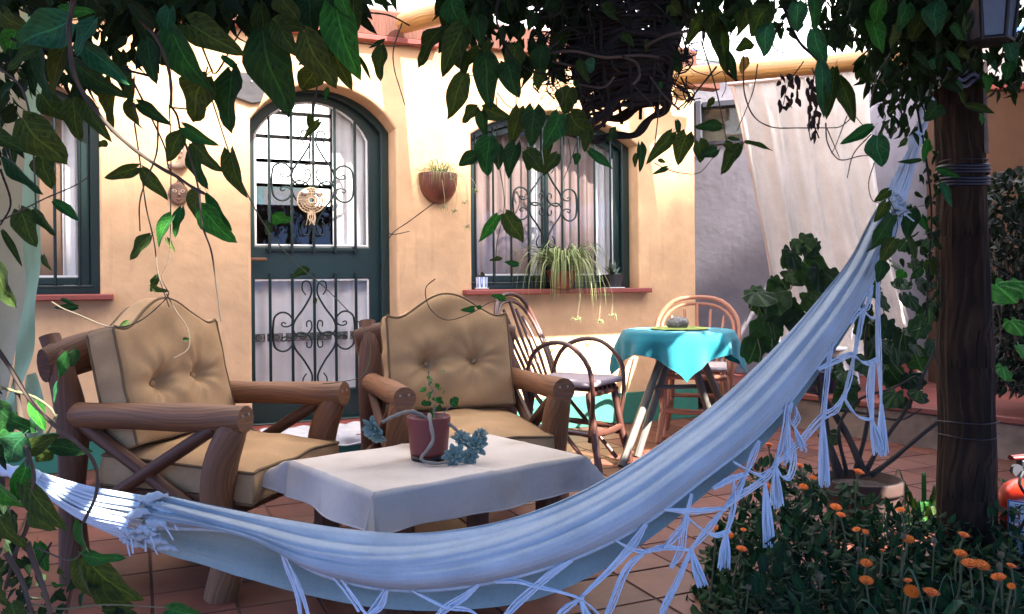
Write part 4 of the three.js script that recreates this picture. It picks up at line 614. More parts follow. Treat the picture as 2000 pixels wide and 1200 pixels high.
{
  const c = level(2003, 1140, 0), g = thing('fire_extinguisher', 'red fire extinguisher with printed label standing beside the log post', 'fire extinguisher', V(c.x, -0.03, c.z), 0.15);
  const R = 0.083, H = 0.385, red = mat(lin(0.52, 0.030, 0.012), 0.28, { clearcoat: 0.6, clearcoatRoughness: 0.15 });
  part('cylinder', lathe([[0, 0.02], [R - 0.012, 0.02], [R - 0.004, 0.026], [R, 0.04], [R, H - 0.075], [R - 0.004, H - 0.052], [R - 0.018, H - 0.026], [R - 0.042, H - 0.008], [0.026, H], [0.020, H + 0.006], [0.019, H + 0.022], [0, H + 0.022]], 44), red, g);
  part('base_ring', lathe([[R - 0.006, 0], [R + 0.002, 0], [R + 0.002, 0.03], [R - 0.006, 0.03]], 40), mat(lin(0.14, 0.012, 0.012), 0.5), g);
  const cv = document.createElement('canvas'); cv.width = 256; cv.height = 512; const x = cv.getContext('2d'); x.fillStyle = '#dfe3e6'; x.fillRect(0, 0, 256, 512); x.strokeStyle = '#25407e'; x.lineWidth = 10; x.strokeRect(8, 8, 240, 496);
  x.fillStyle = '#2a2c36'; for (const [a, b, w, h] of [[60, 30, 34, 8], [106, 26, 40, 14], [60, 48, 50, 9], [122, 50, 60, 8], [60, 68, 26, 8], [150, 30, 46, 7], [96, 68, 66, 7]]) x.fillRect(a, b, w, h);
  x.fillStyle = '#294b93'; x.fillRect(24, 104, 208, 150); x.fillStyle = '#dfe3e6'; x.fillRect(32, 112, 192, 66); x.fillRect(32, 184, 192, 62); x.fillStyle = '#2b54a8'; for (const [a, b] of [[46, 118], [140, 118], [46, 190], [140, 190]]) x.fillRect(a, b, 58, 52); x.fillStyle = '#a83428'; x.fillRect(46, 118, 58, 52); x.fillStyle = '#c4502c'; x.fillRect(46, 190, 58, 50);
  x.fillStyle = '#f2f2ee'; x.beginPath(); x.arc(75, 144, 15, 0, 7); x.fill(); x.beginPath(); x.moveTo(170, 126); x.lineTo(186, 162); x.lineTo(154, 162); x.fill(); x.fillRect(60, 200, 30, 30); x.beginPath(); x.arc(169, 216, 17, 0, 7); x.fill(); x.fillStyle = '#3a4b78'; x.fillRect(40, 268, 176, 22);
  x.fillStyle = '#5a6272'; for (let r = 0; r < 12; r++) for (let q = 0; q < 9; q++) if ((r * 7 + q * 5) % 6) x.fillRect(34 + q * 22, 304 + r * 15, 8 + ((r * 5 + q * 11) % 11), 6);
  const t = new THREE.CanvasTexture(cv); t.colorSpace = THREE.SRGBColorSpace;
  const lab = (y0, y1, a0, a1, m) => grid(20, 1, (u, v) => V(Math.sin(lerp(a0, a1, u)) * (R + 0.0012), lerp(y0, y1, v), Math.cos(lerp(a0, a1, u)) * (R + 0.0012)));
  part('label', lab(0.14, 0.325, -1.30, -0.18), mat(lin(1, 1, 1), 0.4, { map: t }), g); part('label_band', lab(0.125, 0.135, -1.35, 0.6), mat(lin(0.02, 0.03, 0.06), 0.5), g); part('lower_label', lab(0.055, 0.105, -1.25, -0.3), mat(lin(0.55, 0.62, 0.72), 0.5, { map: tClothMap }), g);
  part('valve', mg([new THREE.CylinderGeometry(0.018, 0.022, 0.045, 14).translate(0, H + 0.03, 0), box(0.05, 0.026, 0.03, 0.005, H + 0.052, 0, 0.005)]), M.black, g); part('gauge', new THREE.CylinderGeometry(0.020, 0.020, 0.014, 18).rotateX(Math.PI / 2).translate(-0.045, H + 0.035, 0.02), mat(lin(0.04, 0.04, 0.045), 0.3), g);
  part('handle', sweep([V(0.0, H + 0.055, 0), V(0.05, H + 0.075, 0), V(0.13, H + 0.072, 0.0), V(0.17, H + 0.06, 0)], 0.009, { n: 14, flat: 1.8 }), mat(lin(0.14, 0.015, 0.012), 0.4), g); part('squeeze_lever', sweep([V(-0.05, H + 0.072, 0), V(0.02, H + 0.078, 0), V(0.10, H + 0.115, 0), V(0.17, H + 0.115, 0)], 0.009, { n: 14, flat: 1.8 }), mat(lin(0.14, 0.015, 0.012), 0.4), g);
  part('hose', sweep([V(-0.03, H + 0.03, 0.03), V(-0.075, H + 0.0, 0.07), V(-0.055, H - 0.06, 0.092), V(-0.10, H - 0.16, 0.088), V(-0.16, H - 0.26, 0.09)], 0.0055, { n: 26 }), M.black, g);
}
{ const b = level(1946, 1150, 0), g = thing('wooden_stake', 'short pale wooden stake at foot of log post behind marigolds', 'stake', V(b.x, -0.03, b.z)); part('board', new RoundedBoxGeometry(0.045, 0.22, 0.02, 2, 0.004).rotateZ(-0.04).translate(0, 0.11, 0), mat(lin(0.34, 0.27, 0.16), 0.85, { map: tWood }), g); part('tip', new THREE.ConeGeometry(0.026, 0.04, 4).rotateY(0.78).scale(1, 1, 0.4).translate(-0.004, 0.235, 0), mat(lin(0.32, 0.25, 0.15), 0.85, { map: tWood }), g); }

// ------------------------------------------------------------------ wall ornaments and pots on the house
{
  const p = onHouse(346, 304, 0.002), g = thing('clay_plaque', 'curved clay moon plaque on the wall, upper of two beside left window', 'wall ornament', p, TURN);
  const m = mat(lin(0.50, 0.34, 0.24), 0.85, { map: tClay });
  part('crescent', sweep([V(-0.048, -0.052, 0.012), V(-0.01, -0.066, 0.02), V(0.030, -0.050, 0.026), V(0.048, 0.0, 0.026), V(0.036, 0.048, 0.02), V(0.008, 0.072, 0.012)], (u) => 0.008 + 0.024 * Math.sin(Math.PI * u), { n: 24, rad: 12 }), m, g); part('nose', new THREE.SphereGeometry(0.012, 10, 8).translate(0.014, -0.01, 0.034), m, g); part('eye', new THREE.SphereGeometry(0.008, 8, 6).translate(0.022, 0.022, 0.036), mat(lin(0.55, 0.42, 0.33), 0.8), g); part('cheek', new THREE.SphereGeometry(0.012, 10, 8).translate(0.03, -0.028, 0.038), m, g);
}
{
  const p = onHouse(348, 379, 0.002), g = thing('clay_plaque', 'round brown clay face plaque on the wall, below the moon plaque', 'wall ornament', p, TURN);
  const m = mat(lin(0.30, 0.165, 0.105), 0.85, { map: tClay });
  part('disc', new THREE.SphereGeometry(1, 24, 16).scale(0.056, 0.068, 0.018).translate(0, 0, 0.008), m, g); for (const s of [-1, 1]) { part('eye', new THREE.TorusGeometry(0.010, 0.0035, 6, 16).scale(1, 0.7, 1).rotateZ(s * 0.4).translate(s * 0.022, 0.014, 0.025), mat(lin(0.46, 0.33, 0.25), 0.85), g); } part('nose', sweep([V(0, 0.02, 0.024), V(0.004, -0.012, 0.034)], (u) => 0.004 + 0.005 * u), m, g); part('mouth', sweep([V(-0.016, -0.03, 0.023), V(0, -0.036, 0.025), V(0.018, -0.028, 0.022)], 0.0035, { n: 8 }), mat(lin(0.17, 0.08, 0.05), 0.8), g); part('hanger', sweep([V(-0.006, 0.066, 0.01), V(0, 0.09, 0.004), V(0.006, 0.066, 0.01)], 0.003, { n: 8 }), M.black, g);
}
{
  const p = onHouse(480, 170, 0.002), g = thing('slate_plaque', 'dark grey slate plaque on the wall, left of the arched door', 'wall ornament', p, TURN);
  const s = new THREE.Shape([[-0.10, 0.075], [0.085, 0.078], [0.115, 0.02], [0.08, -0.085], [0.03, -0.095], [-0.085, -0.06], [-0.115, 0.02]].map((q) => new THREE.Vector2(...q))), m = mat(lin(0.085, 0.08, 0.082), 0.8, { map: tMottle, bumpMap: tPlaster, bumpScale: 0.006 });
  part('slab', new THREE.ExtrudeGeometry(s, { depth: 0.02, bevelEnabled: true, bevelSize: 0.006, bevelThickness: 0.006, bevelSegments: 2 }), m, g); part('screw', new THREE.SphereGeometry(0.006, 8, 6).translate(0.03, 0.03, 0.028), mat(lin(0.5, 0.5, 0.5), 0.4), g);
}
{ // straw ring hanging on the door bars
  const p = onHouse(607, 392, -0.185), g = thing('straw_ornament', 'woven straw ring with dried bow hanging on the arched door', 'door ornament', p, TURN), m = mat(lin(0.30, 0.19, 0.11), 0.9), m2 = mat(lin(0.42, 0.30, 0.19), 0.9);
  for (let k = 0; k < 5; k++) part('woven_ring', new THREE.TorusGeometry(0.088 - k * 0.017, 0.0055, 6, 34).scale(1, 0.92, 0.8).translate(rr(-0.003, 0.003), 0.0, 0.005 + k * 0.003), k % 2 ? m : m2, g);
  for (let k = 0; k < 26; k++) { const a = k / 26 * 6.283; part('straw', sweep([V(Math.cos(a) * 0.018, Math.sin(a) * 0.017, 0.02), V(Math.cos(a + 0.15) * 0.06, Math.sin(a + 0.15) * 0.055, 0.018), V(Math.cos(a + 0.3) * 0.092, Math.sin(a + 0.3) * 0.086, 0.006)], 0.0022, { n: 6, rad: 4 }), k % 3 ? m : m2, g); }
  for (let k = 0; k < 14; k++) part('straw', sweep([V(rr(-0.02, 0.02), -0.06, 0.01), V(rr(-0.03, 0.03), -0.11, 0.02), V(rr(-0.035, 0.035), rr(-0.17, -0.13), 0.02)], 0.002, { n: 6, rad: 4 }), m2, g);
  for (const s of [-1, 1]) part('dried_flower', new THREE.IcosahedronGeometry(0.022, 1).scale(1, 0.8, 0.7).translate(s * 0.042, 0.052, 0.024), mat(lin(0.6, 0.52, 0.46), 0.9), g);
  part('hanger', sweep([V(0, 0.08, 0.0), V(-0.003, 0.36, -0.004), V(-0.006, 0.62, 0.0)], 0.003, { n: 8 }), M.vineThin, g);
}
// spider plants: arching striped blades, each a leaf
const blade = (len, rise, out, w, a, y0 = 0) => grid(2, 9, (u, v) => { const s = v * len, r = out * Math.sin(Math.min(1.6, v * 1.45)) , y = rise * Math.sin(v * 2.0) - len * 0.80 * v * v * v; const ww = w * Math.sin(Math.PI * Math.pow(Math.min(0.995, v * 0.93 + 0.07), 0.6)), c = (u - 0.5) * 2; return V(Math.cos(a) * r - Math.sin(a) * c * ww, y0 + y + Math.abs(c) * ww * 0.45, Math.sin(a) * r + Math.cos(a) * c * ww); });
function spiderTuft(g, n, len, x = 0, y = 0, z = 0, half = false, w = 0.0055) { for (let k = 0; k < n; k++) { const a = half ? rr(-0.5, Math.PI + 0.5) : rr(0, 6.283), L = len * rr(0.6, 1.15); part('leaf', blade(L, L * rr(0.3, 0.62), L * rr(0.35, 0.8), w * rr(0.7, 1.2), a).translate(x + rr(-0.02, 0.02) * (len > 0.1 ? 2 : 0.2), y, z + rr(-0.01, 0.01)), M.spider, g); } }
{
  const p = onHouse(855, 362, 0.0), g = thing('wall_planter', 'half round terracotta wall planter with spider plant, between door and window', 'wall planter', p, TURN);
  const R = 0.128, prof = [[0, -0.125], [0.035, -0.121], [0.07, -0.104], [0.10, -0.074], [0.12, -0.036], [0.129, 0.005], [0.131, 0.05], [0.134, 0.075], [0.120, 0.078], [0.112, 0.04], [0, 0.035]];
  const half = new THREE.LatheGeometry(prof.map(([x, y]) => new THREE.Vector2(x, y)), 28, -Math.PI / 2, Math.PI); part('bowl', half.scale(1, 1, 0.95), mat(lin(0.27, 0.075, 0.045), 0.45, { map: tClay }), g); part('back_plate', box(R * 1.7, 0.05, 0.012, 0, 0.05, 0.007, 0.004), M.terracotta, g);
  part('soil', new THREE.CircleGeometry(R - 0.014, 20, 0, Math.PI).rotateX(-Math.PI / 2).rotateY(Math.PI).translate(0, 0.036, 0.002), M.soil, g);
  spiderTuft(g, 58, 0.24, 0, 0.05, 0.05, true, 0.0042);
  const run = (pts) => { part('runner', sweep(pts.map((q) => V(...q)), 0.0016, { n: 14, rad: 4 }), mat(lin(0.42, 0.38, 0.20), 0.8), g); const e = pts[pts.length - 1]; spiderTuft(g, 11, 0.065, e[0], e[1], e[2], false, 0.0028); };
  run([[0.05, 0.03, 0.08], [0.12, 0.06, 0.11], [0.16, -0.02, 0.11], [0.155, -0.13, 0.10]]); run([[0.03, 0.03, 0.1], [0.06, 0.02, 0.15], [0.075, -0.12, 0.15], [0.065, -0.19, 0.13]]); run([[0.06, 0.03, 0.09], [0.14, 0.05, 0.12], [0.17, -0.10, 0.11], [0.165, -0.29, 0.10]]); run([[0.07, 0.03, 0.06], [0.15, 0.07, 0.1], [0.22, 0.02, 0.10], [0.24, -0.05, 0.1]]); run([[-0.01, 0.03, 0.1], [-0.02, 0.0, 0.15], [-0.005, -0.14, 0.15], [-0.01, -0.17, 0.13]]);
}
const sillY = 0.994;
const onSill = (px, z = 0.0) => { const a = onHouse(px, 560, z); return V(a.x, sillY, a.z); };
{
  const g = thing('painted_cup', 'small white cup with blue pattern and seedling at left end of window sill', 'cup', onSill(941, 0.01), TURN); const cv = document.createElement('canvas'); cv.width = 256; cv.height = 64; const x = cv.getContext('2d'); x.fillStyle = '#e2e2e6'; x.fillRect(0, 0, 256, 64); x.fillStyle = '#4f78b4'; for (let k = 0; k < 8; k++) { x.beginPath(); x.ellipse(16 + k * 32, 34, 9, 13, 0.4 * (k % 3 - 1), 0, 7); x.fill(); x.fillRect(k * 32, 8, 14, 4); x.fillRect(k * 32 + 8, 54, 18, 4); } x.fillStyle = '#e2e2e6'; for (let k = 0; k < 8; k++) { x.beginPath(); x.arc(17 + k * 32, 36, 4, 0, 7); x.fill(); } const t = new THREE.CanvasTexture(cv); t.colorSpace = THREE.SRGBColorSpace;
  part('cup', lathe([[0, 0.01], [0.034, 0.01], [0.038, 0.016], [0.041, 0.085], [0.038, 0.085], [0.035, 0.065], [0, 0.065]], 28), mat(lin(1, 1, 1), 0.3, { map: t }), g); part('saucer', lathe([[0, 0], [0.045, 0], [0.05, 0.01], [0.045, 0.011], [0, 0.009]], 24), M.white, g); for (let k = 0; k < 6; k++) { const q = part('leaf', LEAF_LOW, M.deadLeaf, g); q.position.set(rr(-0.015, 0.015), 0.085, rr(-0.015, 0.015)); q.rotation.set(rr(2.2, 3.6), rr(0, 6), 0); q.scale.setScalar(rr(0.025, 0.045)); }
}
{
  const g = thing('spider_plant', 'bushy spider plant in terracotta pot spilling over middle of window sill', 'potted plant', onSill(1097, 0.02), TURN);
  part('pot', lathe([[0, 0], [0.075, 0], [0.082, 0.02], [0.098, 0.105], [0.107, 0.107], [0.108, 0.128], [0.098, 0.128], [0.092, 0.105], [0, 0.10]], 32), mat(lin(0.36, 0.085, 0.04), 0.6, { map: tClay }), g); part('soil', new THREE.CircleGeometry(0.093, 20).rotateX(-Math.PI / 2).translate(0, 0.114, 0), M.soil, g);
  spiderTuft(g, 150, 0.48, 0, 0.115, 0, false, 0.0075); spiderTuft(g, 60, 0.46, 0, 0.12, 0.03, true, 0.008);
  const run = (pts, n = 9) => { part('runner', sweep(pts.map((q) => V(...q)), 0.0017, { n: 16, rad: 4 }), mat(lin(0.40, 0.37, 0.2), 0.8), g); const e = pts[pts.length - 1]; spiderTuft(g, n, 0.075, e[0], e[1], e[2], false, 0.0035); };
  run([[0, 0.12, 0], [0.10, 0.17, 0.16], [0.19, -0.05, 0.2], [0.20, -0.24, 0.18]]); run([[0, 0.12, 0], [0.16, 0.2, 0.14], [0.29, -0.02, 0.2], [0.30, -0.20, 0.18]]); run([[0, 0.12, 0], [0.02, 0.15, 0.18], [0.02, -0.1, 0.22], [0.01, -0.22, 0.2]]); run([[0, 0.12, 0], [0.15, 0.16, 0.1], [0.26, 0.02, 0.16], [0.27, -0.06, 0.16]], 12);
}
{
  const g = thing('dark_pot', 'dark square pot with grey green succulent at right end of window sill', 'potted plant', onSill(1197, -0.01), TURN);
  part('pot', (() => { const q = new THREE.CylinderGeometry(0.078, 0.062, 0.10, 4, 1).rotateY(Math.PI / 4 + 0.3); return q.toNonIndexed().translate(0, 0.05, 0); })(), mat(lin(0.028, 0.028, 0.032), 0.5), g); part('saucer', box(0.13, 0.006, 0.12, -0.01, 0.003, 0.02, 0.002), M.white, g);
  for (let k = 0; k < 34; k++) { const a = rr(0, 6.28), q = part('leaf', LEAF_LOW, mat(lin(0.10, 0.14, 0.10), 0.7), g); q.position.set(Math.cos(a) * 0.03, 0.10, Math.sin(a) * 0.03); q.rotation.set(rr(1.6, 3.0), a, 0, 'YXZ'); q.scale.set(0.03, rr(0.05, 0.13), 0.05); }
}
{ // white cloth on the doorstep
  const g = thing('folded_cloth', 'crumpled white cloth spread over the doorstep behind left armchair', 'cloth', house(0.02, 0.152, 0.30), TURN);
  part('cloth', grid(30, 16, (u, v) => { const x = (u - 0.5) * 0.78, s = v * 0.36 - 0.22; const w = 0.012 * Math.sin(x * 17 + s * 9) + 0.006 * Math.sin(x * 41 - s * 30); return s < 0.075 ? V(x, 0.008 + Math.abs(w) * 0.9, s) : V(x, 0.006 - (s - 0.075) * (0.9 + 0.2 * Math.sin(x * 9)), 0.078 + 0.012 + Math.abs(w)); }, (u, v) => [u, v * 0.5]), mat(lin(0.62, 0.60, 0.60), 0.95, { map: tClothMap, bumpMap: tWeave, bumpScale: 0.001 }), g);
  part('hem', sweep(Array.from({ length: 20 }, (_, k) => V((k / 19 - 0.5) * 0.78, -0.055 + 0.008 * Math.sin(k), 0.10)), 0.005, { rad: 5 }), mat(lin(0.55, 0.53, 0.53), 0.95), g);
}

// ------------------------------------------------------------------ hanging cloths
function clothBetween(rows, n, waveFn, uvScale = 1) { // rows: [left x, left y, right x, right y, distance left, distance right] in sight order
  const Lc = new THREE.CatmullRomCurve3(rows.map((r) => at(r[0], r[1], r[4]))), Rc = new THREE.CatmullRomCurve3(rows.map((r) => at(r[2], r[3], r[5])));
  return grid(n[0], n[1], (u, v) => { const p = Lc.getPoint(v).lerp(Rc.getPoint(v), u); p.z += waveFn(u, v); return p; }, (u, v) => [u * uvScale, v * uvScale * 1.6]);
}
{
  const c = at(1580, 150, 6.25), g = thing('shade_cloth', 'pale pink shade cloth hung under the log beam in front of lavender wing', 'shade cloth', c);
  const W = (u, v) => 0.06 * Math.sin(u * 8 + v * 3) * (0.15 + v) + 0.034 * Math.sin(u * 27 + v * 2 + 1.5 * Math.sin(v * 3)) * (0.5 + v * 0.6) + 0.012 * Math.sin(u * 61 + 3 * v) + 0.16 * Math.sin(Math.PI * u) * v * v;
  partW('cloth', clothBetween([[1426, 166, 1692, 132, 6.5, 6.0], [1450, 270, 1702, 260, 6.5, 6.0], [1478, 400, 1722, 400, 6.5, 5.95], [1502, 530, 1756, 540, 6.5, 5.85], [1516, 640, 1800, 672, 6.5, 5.8], [1524, 690, 1812, 716, 6.45, 5.75]], [110, 40], W, 1.2), M.shadeCloth, g);
  partW('side_hem', sweep([[1426, 166], [1450, 270], [1478, 400], [1502, 530], [1516, 640], [1524, 690]].map(([x, y], k) => at(x + 5, y, 6.46)), 0.016, { n: 30, flat: 0.4 }), mat(lin(0.55, 0.40, 0.35), 0.95, { map: tCanvas }), g);
  partW('top_hem', sweep([at(1422, 165, 6.48), at(1560, 150, 6.22), at(1696, 130, 5.98)], 0.013, { n: 12, flat: 2 }), mat(lin(0.62, 0.50, 0.47), 0.95), g);
  partW('tie', mg([sweep([at(1428, 164, 6.48), at(1420, 140, 6.4)], 0.004), sweep([at(1692, 132, 5.98), at(1696, 112, 5.9)], 0.004)]), M.cord, g);
}
{
  const c = at(30, 300, 3.3), g = thing('rolled_awning', 'cream awning cloth with pale green border hanging at left window', 'awning cloth', c);
  const W = (u, v) => 0.02 * Math.sin(u * 9 + v * 5) + 0.01 * Math.sin(v * 14 + u * 3);
  partW('cloth', clothBetween([[-170, -60, 62, -60, 3.3, 3.3], [-170, 150, 60, 150, 3.3, 3.3], [-160, 330, 47, 330, 3.3, 3.3], [-150, 560, 46, 560, 3.3, 3.3], [-120, 680, 32, 700, 3.3, 3.3], [-60, 760, 12, 790, 3.3, 3.3]], [24, 40], W), M.creamCloth, g);
  partW('border', clothBetween([[50, -60, 84, -60, 3.28, 3.27], [50, 150, 82, 150, 3.28, 3.27], [45, 330, 79, 330, 3.28, 3.27], [47, 500, 79, 500, 3.28, 3.27], [45, 590, 76, 590, 3.28, 3.26], [32, 690, 66, 680, 3.28, 3.26], [14, 770, 46, 760, 3.28, 3.26], [8, 800, 34, 820, 3.28, 3.27]], [6, 50], (u, v) => 0.014 * Math.sin(v * 21 + u * 2) + 0.012 * u, 0.8), M.paleGreenCloth, g);
  partW('lower_fold', clothBetween([[50, 735, 66, 728, 3.25, 3.24], [54, 790, 86, 770, 3.25, 3.22], [52, 840, 84, 830, 3.25, 3.24], [40, 890, 66, 900, 3.25, 3.25]], [6, 20], (u, v) => 0.012 * Math.sin(v * 9 + u * 5), 0.6), M.paleGreenCloth, g);
  partW('pole', sweep([at(-6, -80, 3.36), at(-4, 400, 3.36), at(-2, 1000, 3.36)], 0.022, { n: 6, rad: 10 }), mat(lin(0.03, 0.028, 0.028), 0.7), g);
}

// ------------------------------------------------------------------ potted geranium, planter, strappy plants
function roundLeaf() { // lobed round leaf in the x-y plane, base at the origin
  const n = 28, pos = [0, 0, 0], uv = [0.5, 0], idx = []; for (let k = 0; k <= n; k++) { const a = lerp(-2.72, 2.72, k / n), r = 0.5 * (1 + 0.09 * Math.cos(a * 7)) * (1 + 0.03 * Math.cos(a * 23)), m = 0.55; pos.push(Math.sin(a) * r * m, -0.42 * m - Math.cos(a) * r * m + 0.10, 0.015 * Math.cos(a * 7)); uv.push(0.5 + Math.sin(a) * 0.25, 0.5); } for (let k = 0; k <= n; k++) { const a = lerp(-2.72, 2.72, k / n), r = 0.5 * (1 + 0.09 * Math.cos(a * 7)) * (1 + 0.03 * Math.cos(a * 23)); pos.push(Math.sin(a) * r, -0.42 - Math.cos(a) * r + 0.1, 0.035 * Math.cos(a * 7) - 0.03); uv.push(0.5 + Math.sin(a) * 0.5, 1); }
  for (let k = 0; k < n; k++) { idx.push(0, k + 1, k + 2); const p = k + 1, q = k + n + 2; idx.push(p, q, q + 1, p, q + 1, p + 1); } return geoFrom(pos, idx, uv);
}
const ROUND = roundLeaf();
{
  const c = level(1683, 1052, -0.03), g = thing('geranium_pot', 'large brown clay pot with woody leafy geranium behind marigolds', 'potted plant', c), D = -c.z, i = inv(g);
  const R = 0.165, H = 0.25; part('pot', lathe([[0, 0], [R * 0.70, 0], [R * 0.72, 0.01], [R * 0.90, H - 0.055], [R * 0.98, H - 0.05], [R, H - 0.04], [R, H - 0.004], [R * 0.97, H], [R * 0.88, H], [R * 0.86, H - 0.04], [0, H - 0.04]], 44), M.terracottaDark, g); part('soil', new THREE.CircleGeometry(R * 0.86, 28).rotateX(-Math.PI / 2).translate(0, H - 0.035, 0), M.soil, g);
  const br = (pts, r0, r1, dz = 0) => partW('branch', sweep(pts.map(([x, y], k) => at(x, y, D + dz * k)), (u) => lerp(r0, r1, u) * (1 + 0.08 * Math.sin(u * 31)), { n: pts.length * 6, rad: 7 }), M.vineStem, g);
  br([[1690, 930], [1660, 860], [1625, 800], [1600, 760], [1590, 700], [1585, 620], [1575, 520]], 0.017, 0.005, 0.01); br([[1640, 930], [1615, 850], [1608, 790], [1590, 720], [1540, 640], [1500, 590]], 0.020, 0.005); br([[1700, 930], [1740, 900], [1800, 850], [1850, 812], [1890, 780]], 0.012, 0.006, -0.01); br([[1690, 925], [1720, 870], [1770, 800], [1810, 720], [1835, 660]], 0.011, 0.005, -0.01); br([[1670, 925], [1690, 850], [1700, 760], [1690, 680], [1700, 600]], 0.011, 0.004); br([[1655, 930], [1640, 830], [1680, 780], [1740, 760], [1790, 735]], 0.009, 0.004); br([[1640, 800], [1700, 810], [1760, 820], [1800, 800]], 0.007, 0.004); br([[1600, 770], [1560, 760], [1540, 740]], 0.007, 0.004);
  const L = [[1478, 590, 62], [1512, 592, 60], [1535, 608, 66], [1500, 645, 62], [1480, 680, 58], [1560, 480, 46], [1545, 505, 52], [1590, 495, 40], [1570, 530, 62], [1600, 545, 56], [1540, 545, 56], [1615, 580, 52], [1580, 590, 60], [1620, 540, 40], [1465, 578, 40], [1555, 630, 50], [1525, 560, 44],
    [1690, 610, 44], [1720, 590, 40], [1695, 645, 40], [1735, 640, 48], [1710, 680, 60], [1745, 690, 64], [1690, 720, 56], [1730, 730, 60], [1765, 660, 46], [1785, 700, 48], [1800, 640, 44], [1815, 610, 40], [1775, 590, 44], [1800, 560, 40], [1760, 560, 38], [1820, 680, 40], [1775, 745, 44], [1800, 780, 40], [1650, 740, 44], [1710, 560, 34], [1830, 560, 34], [1640, 720, 40], [1750, 780, 44], [1660, 780, 50], [1580, 745, 44], [1610, 860, 40], [1790, 520, 30], [1815, 480, 28], [1745, 520, 28], [1770, 480, 26]];
  for (const [x, y, s] of L) for (let k = 0; k < 2; k++) { const d = D + rr(-0.14, 0.14), p = at(x + rr(-1, 1) * 14 * k, y + rr(-1, 1) * 14 * k - s * 0.3, d), q = part('leaf', ROUND, M.geranium[Math.floor(rnd() * 3)], g), w = s / F * d * (k ? 0.75 : 1.05); const m = new THREE.Matrix4().compose(p, new THREE.Quaternion().setFromEuler(new THREE.Euler(rr(-1.1, 0.3), rr(-0.7, 0.7), rr(-0.9, 0.9))), V(w, w, w)); m.premultiply(i); m.decompose(q.position, q.quaternion, q.scale); }
  for (let k = 0; k < 26; k++) { const [x, y, s] = L[k % L.length], a = at(x, y - s * 0.3, D); partW('petiole', sweep([a, a.clone().add(V(rr(-0.03, 0.03), -0.06, 0.01)), a.clone().add(V(rr(-0.05, 0.05), -0.13, 0.0))], 0.0022, { n: 6, rad: 4 }), M.stem, g); }
}
{ const c = level(1752, 778, 0.245), g = thing('red_planter', 'red clay column planter standing on the terrace behind geranium', 'planter', c); const s = 74 / F * -c.z / 2; part('pot', lathe([[0, 0], [s * 0.92, 0], [s * 0.95, 0.02], [s, 0.28], [s * 1.06, 0.285], [s * 1.06, 0.315], [s * 0.95, 0.315], [s * 0.93, 0.27], [0, 0.27]], 30), M.brickRed, g); part('cane', sweep([V(s * 0.75, 0.02, s), V(s * 0.8, 0.35, s * 0.7)], 0.010, { rad: 8 }), mat(lin(0.55, 0.44, 0.24), 0.6), g); }
{ const c = level(1606, 768, 0.245), g = thing('dark_bucket', 'dark blue bucket on the terrace below the shade cloth', 'bucket', c); part('bucket', lathe([[0, 0], [0.09, 0], [0.11, 0.15], [0.115, 0.15], [0.115, 0.16], [0.104, 0.16], [0.086, 0.012], [0, 0.012]], 26), mat(lin(0.012, 0.016, 0.04), 0.4), g); part('handle', new THREE.TorusGeometry(0.11, 0.004, 6, 24, Math.PI).rotateX(0.6).translate(0, 0.15, 0), M.black, g); }
{ const c = level(1652, 772, 0.245), g = thing('plastic_chair', 'white plastic garden chair glimpsed beyond the hammock fringe', 'chair', V(c.x, 0.245, c.z - 0.5), -0.5); const m = mat(lin(0.8, 0.8, 0.8), 0.35);
  part('seat', new RoundedBoxGeometry(0.46, 0.03, 0.44, 3, 0.012).translate(0, 0.30, 0), m, g); part('backrest', grid(14, 10, (u, v) => { const a = lerp(-1.1, 1.1, u); return V(Math.sin(a) * 0.26, 0.32 + v * (0.34 - 0.10 * Math.pow(Math.abs(u * 2 - 1), 3)), -Math.cos(a) * 0.24 - v * 0.06); }), m, g); for (const a of [-1, 1]) for (const b of [-1, 1]) part('leg', sweep([V(a * 0.20, 0.29, b * 0.19), V(a * 0.24, 0, b * 0.23)], 0.02, { rad: 8, flat: 0.7 }), m, g); for (const a of [-1, 1]) part('armrest', sweep([V(a * 0.23, 0.50, -0.12), V(a * 0.26, 0.49, 0.1), V(a * 0.25, 0.3, 0.2)], 0.02, { n: 12, rad: 8, flat: 0.6 }), m, g); }
function strap(name, label, pos, n, len, w, m) { const g = thing(name, label, 'plant', pos); for (let k = 0; k < n; k++) { const L = len * rr(0.6, 1.1), a = rr(0, 6.28); part('leaf', blade(L, L * rr(0.5, 0.95), L * rr(0.2, 0.5), w * rr(0.7, 1.2), a).translate(rr(-0.05, 0.05), 0, rr(-0.05, 0.05)), m[k % m.length], g); } part('root_clump', new THREE.SphereGeometry(0.04, 10, 8).scale(1, 0.6, 1).translate(0, 0.01, 0), M.soil, g); return g; }
strap('strap_leaf_plant', 'green strap leaved clump between geranium pot and log post', level(1800, 1050, -0.03), 34, 0.36, 0.010, [M.leaf[3], M.leaf[0], M.leaf[2]]);
strap('strap_leaf_plant', 'green blades growing just behind the fire extinguisher', level(1985, 1010, -0.03), 22, 0.34, 0.012, [M.leaf[3], M.leaf[0]]);
strap('strap_leaf_plant', 'two blue green blades rising in front of the marigolds', at(1800, 1290, 2.02), 5, 0.34, 0.012, [M.leaf[4]]);

